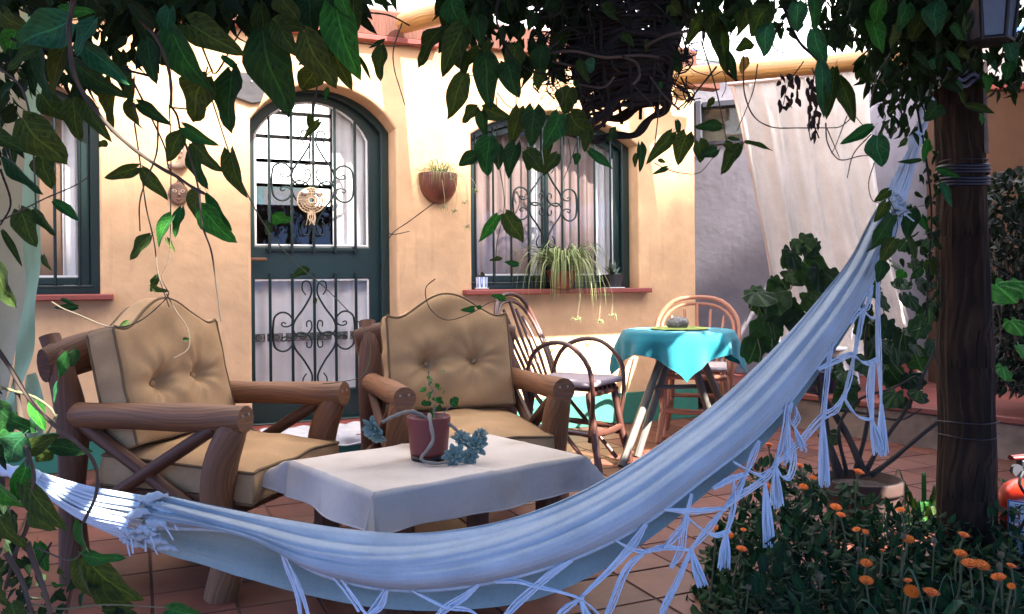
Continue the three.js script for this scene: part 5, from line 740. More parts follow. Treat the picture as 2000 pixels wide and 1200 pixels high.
// marigold bed: one leafy mass with single flowers
{
  const c = V(at(1720, 1180, 2.55).x, -0.03, -2.55), g = thing('marigold_bush', 'bushy marigolds with orange flowers at foot of the log post', 'flowering plant', c), i = inv(g);
  const outline = (x) => { const k = [[1340, 1200], [1380, 1110], [1420, 1040], [1450, 960], [1500, 930], [1560, 935], [1620, 965], [1680, 985], [1740, 1020], [1800, 1030], [1850, 1035], [1900, 1020], [1950, 1010], [2000, 1020], [2080, 1030]]; for (let j = 1; j < k.length; j++) if (x <= k[j][0]) return lerp(k[j - 1][1], k[j][1], (x - k[j - 1][0]) / (k[j][0] - k[j - 1][0])); return 1030; };
  const geo = leafGeo({ heart: 0, wide: 0.62, fold: 0.15, droop: 0.25, nu: 4, petiole: false }), N = 7600, inst = new THREE.InstancedMesh(geo, leafTone(0.022, 0.078, 0.022, 0.05, 0.25), N), m = new THREE.Matrix4(), col = new THREE.Color(); let k = 0;
  while (k < N) { const x = rr(1330, 2080), top = outline(x) + 26 * (fbm((x * 0.004) % 1, 0.3, 8, 3) - 0.5), y = lerp(top - 26, 1290, Math.pow(rnd(), 0.85)), d = lerp(2.95, 2.15, Math.min(1, Math.max(0, (y - top) / 260))) + rr(-0.22, 0.22); const p = at(x, y, d); if (p.y < -0.02) continue;
    const s = rr(0.024, 0.052); m.compose(p, new THREE.Quaternion().setFromEuler(new THREE.Euler(rr(0.4, 2.9), rr(0, 6.283), rr(-0.7, 0.7), 'YXZ')), V(s * rr(0.4, 0.66), s, s)); m.premultiply(i); inst.setMatrixAt(k, m); const q = rr(0.5, 1.5); inst.setColorAt(k, col.setRGB(q * rr(0.8, 1.2), q, q * rr(0.8, 1.4))); k++; }
  inst.name = 'foliage'; inst.userData.kind = 'stuff'; inst.castShadow = inst.receiveShadow = true; g.add(inst);
  const fl = [[1502, 873, 22], [1498, 955, 26], [1562, 913, 20], [1569, 955, 22], [1588, 936, 18], [1676, 927, 30], [1632, 996, 34], [1642, 1010, 24], [1760, 1000, 24], [1452, 1038, 14], [1424, 1048, 26], [1448, 1077, 28], [1398, 1034, 14], [1674, 1038, 18], [1690, 1042, 16], [1774, 1058, 28], [1724, 1078, 14], [1692, 1105, 28], [1692, 1140, 32], [1882, 1050, 28], [1876, 1087, 28], [1895, 1108, 36], [1916, 1110, 34], [1975, 1110, 28], [1952, 1134, 32], [1976, 1148, 22], [1774, 1138, 22], [1780, 1160, 34], [1818, 1164, 38], [1456, 938, 14]];
  const petals = (n, r, len, el, w) => mg(Array.from({ length: n }, (_, q) => grid(2, 3, (u, v) => { const a = q / n * 6.283 + el, rad = r + len * v, x = (u - 0.5) * w * Math.sin(Math.PI * Math.min(0.96, 0.25 + v * 0.7)) * 2; return V(Math.cos(a) * rad - Math.sin(a) * x, 0.30 * Math.sin(v * 1.7 + el * 0.6) + el * 0.16 - 0.04 * Math.abs(u - 0.5), Math.sin(a) * rad + Math.cos(a) * x); })));
  const P = mg([petals(17, 0.12, 0.40, 0, 0.13), petals(15, 0.10, 0.32, 0.5, 0.12), petals(11, 0.06, 0.22, 0.9, 0.10)]), H = new THREE.SphereGeometry(0.13, 10, 6).scale(1, 0.7, 1).translate(0, 0.27, 0), K = lathe([[0.02, -0.22], [0.14, -0.14], [0.20, 0.02], [0.16, 0.06]], 12);
  for (const [x, y, s] of fl) { const d = lerp(2.95, 2.2, Math.min(1, Math.max(0, (y - 930) / 240))) - 0.16, w = s / F * d * 0.98, p = at(x, y, d), f = part('flower', P, M.orange, g); f.position.copy(p).applyMatrix4(i); f.scale.setScalar(w * rr(0.68, 0.95)); f.rotation.set(rr(-0.05, 0.5), rr(0, 6), rr(-0.35, 0.35)); part('flower_centre', H, M.orangeHeart, f); part('calyx', K, M.stem, f); partW('stem', sweep([p, p.clone().add(V(rr(-0.02, 0.02), -0.09, -0.01)), p.clone().add(V(rr(-0.03, 0.03), -0.22, -0.03))], 0.0028, { n: 8, rad: 5 }), M.stem, g); }
}
// dead heads among the marigolds
{ const g = scene.children.find((o) => o.name === 'marigold_bush'), K = lathe([[0.004, 0.012], [0.010, 0.006], [0.011, -0.004], [0.004, -0.012]], 9); for (let k = 0; k < 9; k++) { const x = rr(1400, 1990), y = rr(1000, 1180), p = at(x, y, lerp(2.9, 2.15, Math.min(1, (y - 930) / 240)) - 0.15); partW('seed_head', K.clone().rotateX(rr(-0.5, 0.5)).scale(0.7, rr(0.6, 0.9), 0.7).translate(p.x, p.y, p.z), M.deadSeed, g); partW('stem', sweep([p, p.clone().add(V(rr(-0.02, 0.02), -0.15, -0.02))], 0.002, { rad: 4 }), M.stem, g); } }
// dark hedge at right and the planting on the terrace
{
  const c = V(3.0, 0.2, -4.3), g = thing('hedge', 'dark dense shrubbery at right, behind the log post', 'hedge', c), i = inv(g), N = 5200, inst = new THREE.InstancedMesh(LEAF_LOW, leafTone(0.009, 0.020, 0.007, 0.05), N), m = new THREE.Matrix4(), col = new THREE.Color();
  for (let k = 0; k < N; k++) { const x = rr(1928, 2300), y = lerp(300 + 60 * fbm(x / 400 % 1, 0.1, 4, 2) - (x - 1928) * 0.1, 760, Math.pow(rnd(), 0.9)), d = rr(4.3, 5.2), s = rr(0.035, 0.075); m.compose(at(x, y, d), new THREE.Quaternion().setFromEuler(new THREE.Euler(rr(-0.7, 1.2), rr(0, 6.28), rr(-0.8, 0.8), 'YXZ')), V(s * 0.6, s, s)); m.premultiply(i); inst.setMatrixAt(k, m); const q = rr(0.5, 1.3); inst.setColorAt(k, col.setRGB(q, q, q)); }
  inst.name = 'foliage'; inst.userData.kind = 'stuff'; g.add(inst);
  for (let k = 0; k < 14; k++) { const x = rr(1930, 2200); partW('branch', sweep([at(x, 770, 4.7), at(x + rr(-20, 20), 600, 4.7), at(x + rr(-40, 40), rr(380, 470), 4.7)], (u) => 0.012 * (1 - 0.6 * u), { n: 10, rad: 5 }), M.vineThin, g); }
  for (const [x, y, s] of [[1945, 575, 62], [1975, 568, 50], [1975, 640, 44], [1960, 730, 40], [1990, 690, 44]]) { const w = s / F * 4.0, q = part('leaf', ROUND, M.leaf[3], g); const mm = new THREE.Matrix4().compose(at(x, y - s * 0.3, 4.0), new THREE.Quaternion().setFromEuler(new THREE.Euler(-0.7, rr(-0.5, 0.5), rr(-0.8, 0.8))), V(w, w, w)); mm.premultiply(i); mm.decompose(q.position, q.quaternion, q.scale); }
}

// ------------------------------------------------------------------ vines
function fill(g, i, rects, tones, low = LEAF_LOW) { // leaves too crowded to pick apart
  const list = []; for (const [x0, y0, x1, y1, n, s, d0, d1] of rects) for (let k = 0; k < n; k++) { const d = rr(d0, d1), L = s * rr(0.6, 1.15) / F * d, m = new THREE.Matrix4().compose(at(rr(x0, x1), rr(y0, y1) - s * 0.3, d), new THREE.Quaternion().setFromEuler(new THREE.Euler(rr(-0.9, 0.9), rr(-1.3, 1.3), rr(-0.9, 0.9), 'YXZ')), V(L * rr(0.4, 0.62), L, L)); list.push(m.premultiply(i)); }
  const inst = new THREE.InstancedMesh(low, tones, list.length), col = new THREE.Color(); list.forEach((m, k) => { inst.setMatrixAt(k, m); const q = rr(0.5, 1.3); inst.setColorAt(k, col.setRGB(q * rr(0.85, 1.3), q, q * rr(0.7, 1.2))); }); inst.name = 'foliage'; inst.userData.kind = 'stuff'; inst.castShadow = inst.receiveShadow = true; g.add(inst);
}
const FOLIAGE = leafTone(0.018, 0.056, 0.012, 0.05, 0.3);
const stem = (g, pts, d, r, m = M.vineThin) => partW('stem', sweep(pts.map(([x, y], k) => at(x, y, (Array.isArray(d) ? lerp(d[0], d[1], k / (pts.length - 1)) : d) + rr(-0.01, 0.01))), (u) => r * (1 - 0.35 * u) * (1 + 0.10 * Math.sin(u * 47)), { n: pts.length * 6, rad: 6 }), m, g);
function vine(label, d, leaves, stems, rects, anchor, group) {
  const a = at(anchor[0], anchor[1], d), g = thing('climbing_vine', label, 'vine', a, 0), i = inv(g);
  for (const [pts, r, m, dd] of stems) stem(g, pts, dd ?? d, r, m ?? M.vineThin);
  for (const l of leaves) seenLeaf(g, i, l.length > 5 && l[5] > 0.3 ? l : [...l.slice(0, 5), d + rr(-0.10, 0.10), l[6]]);
  if (rects) fill(g, i, rects, FOLIAGE); return g;
}
vine('leafy vine hanging over left window with a large glossy leaf on top', 1.4, [
  [132, 42, 24, 87, 78, 1.28, 4], [184, 40, 138, 104, 52, 1.26, 4], [75, 94, 4, 124, 34, 1.26, 4], [158, 84, 262, 166, 42, 1.3, 4], [75, 94, 86, 192, 34, 1.32, 1], [128, 84, 88, 184, 42, 1.34, 0], [148, 128, 236, 192, 46, 1.4, 1], [118, 18, 170, 26, 26, 1.3, 3], [215, 148, 229, 258, 34, 1.42, 1], [258, 155, 249, 212, 28, 1.45, 2], [258, 203, 261, 254, 46, 1.45, 2], [270, 203, 330, 242, 28, 1.45, 1], [285, 82, 299, 160, 40, 1.45, 1],
  [78, 184, 128, 236, 46, 1.45, 2], [140, 196, 150, 278, 50, 1.45, 2], [164, 198, 206, 270, 40, 1.42, 1], [40, 232, 116, 316, 80, 1.42, 1], [-20, 262, 48, 290, 34, 1.38, 1], [6, 304, 96, 378, 32, 1.36, 1], [82, 300, 88, 362, 46, 1.5, 2], [38, 412, 66, 482, 46, 1.45, 2], [66, 408, 116, 464, 22, 1.45, 1], [104, 392, 154, 434, 20, 1.45, 0], [4, 450, 44, 524, 14, 1.4, 1], [-14, 515, 18, 602, 52, 1.3, 3], [196, 276, 211, 290, 18, 1.45, 1], [85, 500, 92, 526, 16, 1.5, 3], [30, 60, 5, 120, 40, 1.5, 3], [-5, 20, 40, 60, 40, 1.4, 0], [100, 10, 60, -20, 46, 1.5, 1]],
  [[[[150, -30], [137, 30], [134, 60], [138, 110], [143, 140], [158, 175], [190, 220], [225, 260], [270, 298], [320, 332], [345, 345], [372, 364], [398, 378]], 0.0038, M.vineStem, 1.24], [[[-10, 437], [40, 412], [87, 388], [147, 362], [173, 345]], 0.0016, null, 1.45], [[[-20, 120], [40, 170], [60, 240], [66, 320], [70, 420]], 0.0022, null, 1.45], [[[100, 590], [120, 602], [152, 615], [217, 639], [271, 628], [325, 582], [330, 572]], 0.0016, null, 1.5], [[[325, 575], [345, 610], [365, 640], [368, 680], [340, 700]], 0.0012, null, 1.5], [[[-10, 60], [60, 90], [130, 100], [220, 130], [300, 150]], 0.0035, M.deadTwig, 1.5], [[[0, 330], [20, 400], [0, 440]], 0.0022, M.deadTwig, 1.4]],
  [[-40, -60, 260, 30, 240, 60, 1.4, 2.0], [-40, 10, 40, 180, 46, 40, 1.45, 1.9], [40, 60, 130, 120, 26, 50, 1.5, 1.8], [140, 20, 300, 120, 60, 48, 1.5, 1.9], [130, 110, 240, 180, 30, 46, 1.5, 1.8], [-30, 170, 30, 330, 22, 50, 1.5, 1.7], [20, 120, 130, 180, 30, 44, 1.5, 1.7]], [80, -30]);
vine('leafy vine trailing long stems down the wall by clay plaques', 1.6, [
  [266, 327, 199, 353, 26, 1.6, 2], [276, 331, 323, 385, 30, 1.6, 2], [352, 258, 328, 312, 36, 1.55, 1], [361, 250, 416, 286, 30, 1.55, 0], [376, 281, 426, 336, 34, 1.56, 4], [374, 290, 396, 370, 40, 1.6, 1], [450, 300, 464, 386, 50, 1.6, 1], [334, 425, 297, 475, 36, 1.58, 3], [354, 408, 337, 462, 26, 1.6, 0], [385, 376, 372, 432, 42, 1.58, 3], [392, 408, 454, 476, 50, 1.58, 3], [404, 376, 459, 448, 24, 1.6, 0], [292, 459, 247, 504, 30, 1.6, 2], [326, 468, 341, 490, 9, 1.6, 0], [308, 538, 288, 576, 15, 1.6, 1], [295, 560, 326, 571, 15, 1.6, 0], [150, 600, 103, 601, 16, 1.6, 1], [120, 584, 150, 598, 9, 1.6, 0], [250, 628, 232, 640, 12, 1.6, 2], [358, 664, 370, 662, 9, 1.6, 1],
  [336, 66, 390, 182, 78, 1.5, 0], [402, 148, 356, 232, 86, 1.55, 1], [452, 140, 435, 254, 66, 1.58, 1], [372, 50, 464, 98, 66, 1.5, 0], [330, 20, 320, 80, 46, 1.5, 4], [290, 20, 270, 90, 50, 1.55, 1], [432, 110, 470, 145, 16, 1.6, 4]],
  [[[[248, -8], [270, 35], [298, 65], [318, 100], [330, 140], [334, 180], [333, 207]], 0.0042, M.vineStem, 1.5], [[[333, 207], [345, 225], [352, 255], [365, 290], [378, 330], [388, 375], [395, 440], [412, 490], [420, 540], [431, 628]], 0.0022, M.vineStem, 1.56], [[[308, 225], [305, 300], [280, 365], [272, 400], [273, 452]], 0.0020, null, 1.6], [[[262, 240], [275, 330], [285, 405], [300, 470], [310, 540], [330, 600]], 0.0016, null, 1.6], [[[330, 205], [333, 280], [333, 380], [328, 510], [315, 540], [330, 574]], 0.0013, null, 1.6], [[[412, 190], [425, 230], [448, 300], [470, 352], [500, 412], [538, 470], [586, 521], [634, 562], [682, 610], [716, 651], [724, 689], [709, 733], [661, 747], [630, 750]], 0.0014, M.stem, 1.7], [[[330, 210], [400, 215], [403, 214]], 0.0016], [[[260, 160], [290, 220], [322, 290], [330, 330], [360, 362]], 0.0020, null, 1.58], [[[365, 20], [390, 80], [410, 130], [418, 145], [470, 60], [500, 20]], 0.0022, M.deadTwig, 1.65], [[[405, 130], [395, 190], [450, 130]], 0.0015, M.deadTwig, 1.65], [[[440, 40], [460, 70], [490, 88]], 0.0018, M.deadTwig, 1.65]],
  [[240, -60, 470, 30, 170, 62, 1.55, 2.1], [255, 10, 330, 120, 40, 54, 1.55, 1.9], [330, 0, 460, 60, 46, 52, 1.55, 1.9], [280, 90, 330, 130, 10, 44, 1.6, 1.8]], [330, -20]);
vine('leafy vine with blue sheened leaves hanging over the arched door', 1.65, [
  [508, 60, 557, 220, 92, 1.6, 1], [542, 48, 574, 108, 46, 1.56, 4], [592, 62, 646, 172, 62, 1.55, 4], [655, 20, 690, 146, 82, 1.58, 3], [545, -20, 566, 36, 52, 1.55, 3], [662, -12, 682, 32, 34, 1.55, 3], [540, 46, 602, 52, 34, 1.56, 0], [645, 90, 684, 166, 46, 1.66, 2], [612, 136, 590, 180, 46, 1.66, 2], [600, 112, 580, 127, 9, 1.66, 2], [745, 91, 737, 158, 32, 1.6, 2], [752, 77, 722, 94, 8, 1.62, 1], [701, 110, 724, 157, 9, 1.66, 1], [508, 10, 520, 110, 46, 1.62, 1], [640, -6, 634, 60, 56, 1.6, 1], [690, -10, 694, 60, 36, 1.64, 1], [600, -10, 610, 70, 60, 1.64, 1], [640, 172, 634, 198, 12, 1.66, 0], [480, 20, 492, 80, 46, 1.7, 1], [534, 420, 566, 440, 30, 1.75, 3], [530, 440, 512, 452, 30, 1.75, 2], [600, 525, 570, 540, 20, 1.75, 2], [618, 585, 610, 600, 10, 1.75, 2], [622, 238, 590, 272, 16, 1.75, 1], [608, 225, 600, 250, 16, 1.75, 2]],
  [[[[785, 45], [768, 100], [770, 135], [780, 170], [791, 206]], 0.0014, null, 1.62], [[[700, 84], [760, 90], [830, 86]], 0.0012, null, 1.62], [[[660, -10], [700, 20], [760, 30], [800, 50]], 0.0022, M.deadTwig, 1.7], [[[620, 160], [612, 220], [604, 300], [606, 330]], 0.0020, null, 1.8], [[[565, 330], [600, 322], [640, 318]], 0.0014, M.vineThin, 1.8], [[[850, 395], [800, 432], [762, 462], [748, 520], [742, 580]], 0.0012, null, 1.9], [[[755, 455], [768, 458], [800, 452]], 0.0012, null, 1.9], [[[420, 20], [480, 60], [520, 120]], 0.0022, M.deadTwig, 1.7]],
  [[470, -60, 700, 10, 150, 62, 1.6, 2.1], [490, -10, 580, 40, 34, 50, 1.62, 1.9], [590, -10, 700, 50, 40, 50, 1.62, 1.9], [610, 60, 660, 120, 16, 44, 1.66, 1.8], [480, 20, 520, 60, 14, 44, 1.66, 1.8], [720, -60, 780, 10, 10, 44, 1.66, 1.8]], [600, -30]);
vine('leafy vine cluster hanging in front of the window with spider plant', 1.9, [
  [862, 54, 806, 114, 40, 1.85, 2], [902, 55, 864, 143, 58, 1.85, 1], [878, -4, 902, 62, 52, 1.85, 0], [884, 10, 860, 62, 40, 1.88, 2], [930, 36, 942, 82, 40, 1.9, 1], [958, 84, 938, 110, 22, 1.92, 0], [935, 96, 911, 126, 26, 1.9, 1], [904, 145, 884, 234, 48, 1.85, 2], [946, 108, 956, 210, 54, 1.88, 1], [988, 122, 1011, 188, 48, 1.88, 1], [945, 214, 994, 230, 36, 1.9, 2], [932, 208, 898, 236, 28, 1.9, 2], [940, 218, 946, 270, 28, 1.9, 1], [1014, 212, 1000, 286, 40, 1.9, 2], [1042, 214, 1040, 284, 50, 1.88, 1], [1092, 224, 1068, 292, 46, 1.9, 0], [1112, 222, 1146, 270, 50, 1.9, 0], [1112, 170, 1098, 224, 50, 1.92, 2], [955, 268, 945, 344, 50, 1.9, 0], [928, 302, 892, 324, 30, 1.9, 1], [972, 284, 976, 332, 28, 1.9, 1], [1006, 284, 988, 345, 40, 1.9, 1], [1028, 296, 1068, 338, 36, 1.9, 1], [1088, 302, 1060, 342, 28, 1.9, 3], [1150, 256, 1140, 297, 24, 1.9, 3], [1150, 294, 1198, 326, 20, 1.9, 0], [1052, 138, 1052, 174, 28, 1.9, 2], [1200, 248, 1190, 272, 14, 1.9, 1], [1204, 264, 1186, 268, 12, 1.9, 1], [985, 418, 1029, 472, 42, 1.9, 0], [972, 420, 940, 476, 24, 1.9, 3], [1012, 516, 984, 513, 14, 1.9, 0], [980, 505, 955, 507, 10, 1.9, 0], [1070, 270, 1066, 322, 22, 1.92, 2], [1040, 290, 1030, 332, 30, 1.92, 1], [1130, 300, 1120, 322, 18, 1.9, 0], [985, 585, 960, 575, 14, 1.9, 3], [925, 602, 903, 608, 14, 1.9, 0], [940, 602, 930, 600, 10, 1.9, 0], [1005, 90, 1000, 150, 40, 1.95, 1], [1060, 90, 1050, 150, 44, 1.95, 1]],
  [[[[975, -20], [970, 40], [985, 80], [1000, 110], [1040, 140], [1080, 145]], 0.0030, M.deadTwig, 1.9], [[[970, 190], [972, 300], [985, 400], [970, 480], [968, 560]], 0.0012], [[[1008, 180], [1010, 230], [1040, 290]], 0.0012], [[[970, 180], [990, 205], [1010, 216]], 0.0012], [[[920, 60], [900, 140], [950, 150]], 0.0016], [[[850, 545], [832, 562], [838, 600], [870, 625], [920, 612], [960, 590], [990, 588]], 0.0013, M.vineThin, 2.0], [[[1110, 270], [1114, 300], [1115, 320]], 0.0014], [[[1130, 270], [1105, 340], [1100, 350]], 0.0011], [[[1085, 150], [1100, 190], [1085, 215], [1072, 216]], 0.0012]],
  [[860, -60, 1100, 20, 170, 58, 1.95, 2.5], [880, 0, 1000, 40, 40, 46, 1.95, 2.3], [980, 30, 1090, 140, 56, 44, 1.98, 2.3], [1010, 120, 1090, 160, 24, 36, 1.98, 2.2], [900, 40, 960, 70, 12, 36, 1.95, 2.2], [870, 20, 960, 120, 24, 46, 1.98, 2.2]], [980, -30]);
vine('sparse vine trailing loops over the shade cloth, between basket and hammock rope', 2.2, [
  [1312, 260, 1265, 319, 28, 2.2, 2], [1250, 284, 1256, 334, 20, 2.2, 1], [1242, 300, 1240, 328, 12, 2.2, 2], [1340, 264, 1322, 318, 40, 2.2, 2], [1322, 236, 1328, 266, 14, 2.2, 1], [1410, 246, 1361, 246, 24, 2.2, 1], [1364, 278, 1376, 318, 38, 2.2, 2], [1400, 292, 1366, 306, 24, 2.2, 1], [1444, 282, 1408, 332, 32, 2.2, 2], [1416, 280, 1440, 298, 20, 2.2, 1], [1454, 278, 1508, 298, 12, 2.2, 2], [1424, 270, 1450, 274, 9, 2.2, 1], [1302, 328, 1277, 340, 12, 2.2, 1], [1286, 312, 1302, 318, 8, 2.2, 1], [1394, 192, 1379, 214, 14, 2.2, 2], [1500, 12, 1464, 64, 50, 2.1, 4], [1498, 48, 1494, 106, 40, 2.1, 4], [1556, 6, 1560, 64, 44, 2.1, 4], [1588, 58, 1612, 130, 38, 2.1, 4], [1590, -6, 1596, 62, 28, 2.1, 0], [1604, 126, 1612, 230, 34, 2.08, 4], [1632, 132, 1616, 238, 30, 2.1, 1], [1640, 148, 1672, 238, 30, 2.1, 0], [1706, 246, 1639, 284, 24, 2.1, 0], [1712, 266, 1722, 330, 42, 2.08, 4], [1470, 84, 1440, 90, 28, 2.2, 2], [1370, 30, 1340, 90, 30, 2.2, 1], [1402, 40, 1425, 150, 34, 2.2, 1], [1420, 100, 1440, 160, 18, 2.2, 1], [1390, 20, 1400, 90, 40, 2.2, 1], [1460, 10, 1450, 70, 30, 2.2, 1]],
  [[[[1405, 90], [1408, 120], [1415, 135], [1440, 158]], 0.006, M.deadTwig], [[[1453, 110], [1455, 185], [1475, 230], [1507, 248], [1560, 250], [1613, 250]], 0.0022], [[[1480, 125], [1472, 175], [1455, 220], [1440, 255]], 0.0018], [[[1278, 318], [1300, 330], [1330, 338], [1365, 338], [1390, 312], [1408, 288]], 0.0013], [[[1370, 80], [1400, 180], [1420, 278]], 0.0022], [[[1345, 90], [1346, 130], [1390, 148], [1412, 140], [1418, 170], [1410, 190]], 0.0016], [[[1613, 240], [1617, 280], [1640, 312], [1680, 305], [1702, 303]], 0.0020], [[[1615, 250], [1640, 308]], 0.0016], [[[1702, 262], [1668, 300], [1655, 348]], 0.0018], [[[1655, 226], [1630, 290], [1624, 300]], 0.0016], [[[1664, 230], [1640, 248], [1612, 250]], 0.0018], [[[1640, 190], [1690, 250]], 0.0016], [[[1708, 318], [1697, 360], [1705, 392], [1722, 398]], 0.0016], [[[1530, 10], [1560, 80], [1600, 120], [1620, 150], [1640, 190]], 0.0048, M.deadTwig], [[[1330, 150], [1345, 190], [1322, 215]], 0.0026, M.deadTwig], [[[1400, 130], [1360, 180], [1335, 212]], 0.0026, M.deadTwig], [[[1540, 20], [1510, 90], [1550, 110]], 0.0022, M.deadTwig], [[[1600, 190], [1590, 240], [1600, 270]], 0.003, M.deadTwig]],
  [[1320, -60, 1500, 20, 70, 48, 2.15, 2.6], [1320, 10, 1440, 60, 26, 40, 2.15, 2.5], [1480, -60, 1660, 20, 60, 44, 2.15, 2.6], [1600, 10, 1680, 90, 34, 34, 2.15, 2.5], [1500, 20, 1570, 70, 12, 30, 2.2, 2.5]], [1500, -30]);
{ // dried leaves caught in that vine
  const a = at(1580, 160, 2.2), g = thing('dried_vine', 'withered brown vine sprig dangling in front of pale shade cloth', 'vine', a), i = inv(g);
  for (let k = 0; k < 46; k++) { const x = k < 26 ? rr(1574, 1600) + (k % 5) * 1 : rr(1518, 1560), y = k < 26 ? rr(130, 268) : rr(140, 210), q = part('withered_leaf', LEAVES[3], M.deadLeaf, g), m = leafMatrix(at(x, y, 2.2 + rr(-0.03, 0.03)), at(x + rr(-10, 10), y + rr(10, 30), 2.2), rr(5, 13) / F * 2.2, rr(-1, 1)); m.premultiply(i); m.decompose(q.position, q.quaternion, q.scale); }
  stem(g, [[1605, 90], [1590, 150], [1582, 200], [1580, 250], [1584, 275]], 2.2, 0.002); stem(g, [[1570, 120], [1540, 165], [1530, 205]], 2.2, 0.0016); const q = seenLeaf(g, i, [1455, 112, 1450, 146, 24, 2.25, 2]); q.material = M.yellowLeaf; q.userData.label = 'yellow leaf';
}
vine('dense vine covering top of the log post below the lantern', 2.55, [
  [1828, 4, 1826, 60, 46, 2.3, 4], [1800, 30, 1780, 80, 34, 2.4, 0], [1700, 40, 1730, 100, 40, 2.35, 3], [1750, 50, 1745, 95, 30, 2.35, 0], [1770, 10, 1760, 60, 40, 2.35, 0], [1720, 0, 1712, 50, 34, 2.3, 3], [1880, 20, 1900, 72, 24, 2.4, 3], [1860, 50, 1898, 78, 26, 2.4, 0], [1822, 115, 1830, 138, 30, 2.5, 4], [1866, 170, 1894, 208, 20, 2.7, 4], [1885, 205, 1940, 222, 18, 2.7, 3], [1916, 222, 1924, 240, 14, 2.7, 3], [1860, 160, 1890, 172, 18, 2.7, 4], [1875, 96, 1894, 114, 16, 2.5, 2], [1850, 105, 1885, 140, 20, 2.5, 0], [1830, 205, 1815, 235, 40, 2.6, 1], [1812, 275, 1804, 318, 14, 2.6, 3], [1820, 285, 1806, 300, 12, 2.6, 3], [1770, 270, 1758, 288, 14, 2.6, 3], [1920, 110, 1960, 140, 24, 2.6, 4], [1965, 80, 1990, 130, 34, 2.5, 4], [1975, 120, 1965, 150, 24, 2.5, 0], [1925, 150, 1935, 180, 24, 2.6, 3], [1735, 372, 1710, 396, 24, 2.55, 2], [1730, 396, 1712, 436, 28, 2.5, 1], [1742, 420, 1715, 492, 44, 2.5, 1], [1748, 466, 1722, 512, 32, 2.5, 1], [1722, 514, 1720, 552, 32, 2.5, 1], [1772, 462, 1797, 517, 20, 2.65, 0], [1780, 408, 1773, 466, 34, 2.65, 1], [1840, 360, 1862, 404, 18, 2.7, 4], [1830, 328, 1877, 346, 14, 2.7, 0], [1800, 312, 1750, 316, 10, 2.6, 1], [1800, 425, 1812, 452, 18, 2.7, 0], [1815, 510, 1822, 540, 24, 2.7, 2], [1766, 530, 1752, 545, 24, 2.7, 3], [1800, 525, 1780, 548, 22, 2.7, 1]],
  [[[[1775, 100], [1790, 200], [1812, 330], [1820, 420], [1815, 520], [1810, 620]], 0.0045, M.deadTwig, 2.7], [[[1735, 385], [1752, 425], [1752, 450], [1740, 480]], 0.0018, null, 2.52], [[[1752, 424], [1780, 408], [1810, 400]], 0.0014, null, 2.6], [[[1780, 500], [1800, 560], [1830, 600]], 0.0025, null, 2.7], [[[1920, 640], [1945, 600], [1955, 660], [1945, 700]], 0.003, M.vineStem, 3.4], [[[1740, 100], [1710, 160], [1700, 210]], 0.003, M.vineStem, 2.5], [[[1990, 60], [1950, 130], [1940, 160]], 0.002, null, 2.6]],
  [[1650, -60, 1900, 70, 330, 50, 2.35, 3.0], [1680, 60, 1860, 180, 120, 44, 2.6, 3.1], [1690, 50, 1850, 150, 110, 40, 2.45, 2.8], [1700, 140, 1830, 220, 60, 36, 2.55, 2.9], [1720, 210, 1800, 270, 26, 30, 2.6, 2.9], [1840, 60, 1910, 150, 40, 36, 2.5, 2.7], [1905, 90, 2010, 170, 60, 32, 2.55, 2.9], [1985, -40, 2060, 120, 40, 40, 2.5, 2.8], [1795, 300, 1835, 650, 60, 24, 2.7, 2.9], [1760, 380, 1830, 560, 24, 22, 2.75, 3.0], [1930, 150, 1990, 190, 14, 26, 2.6, 2.8]], [1760, -30]);
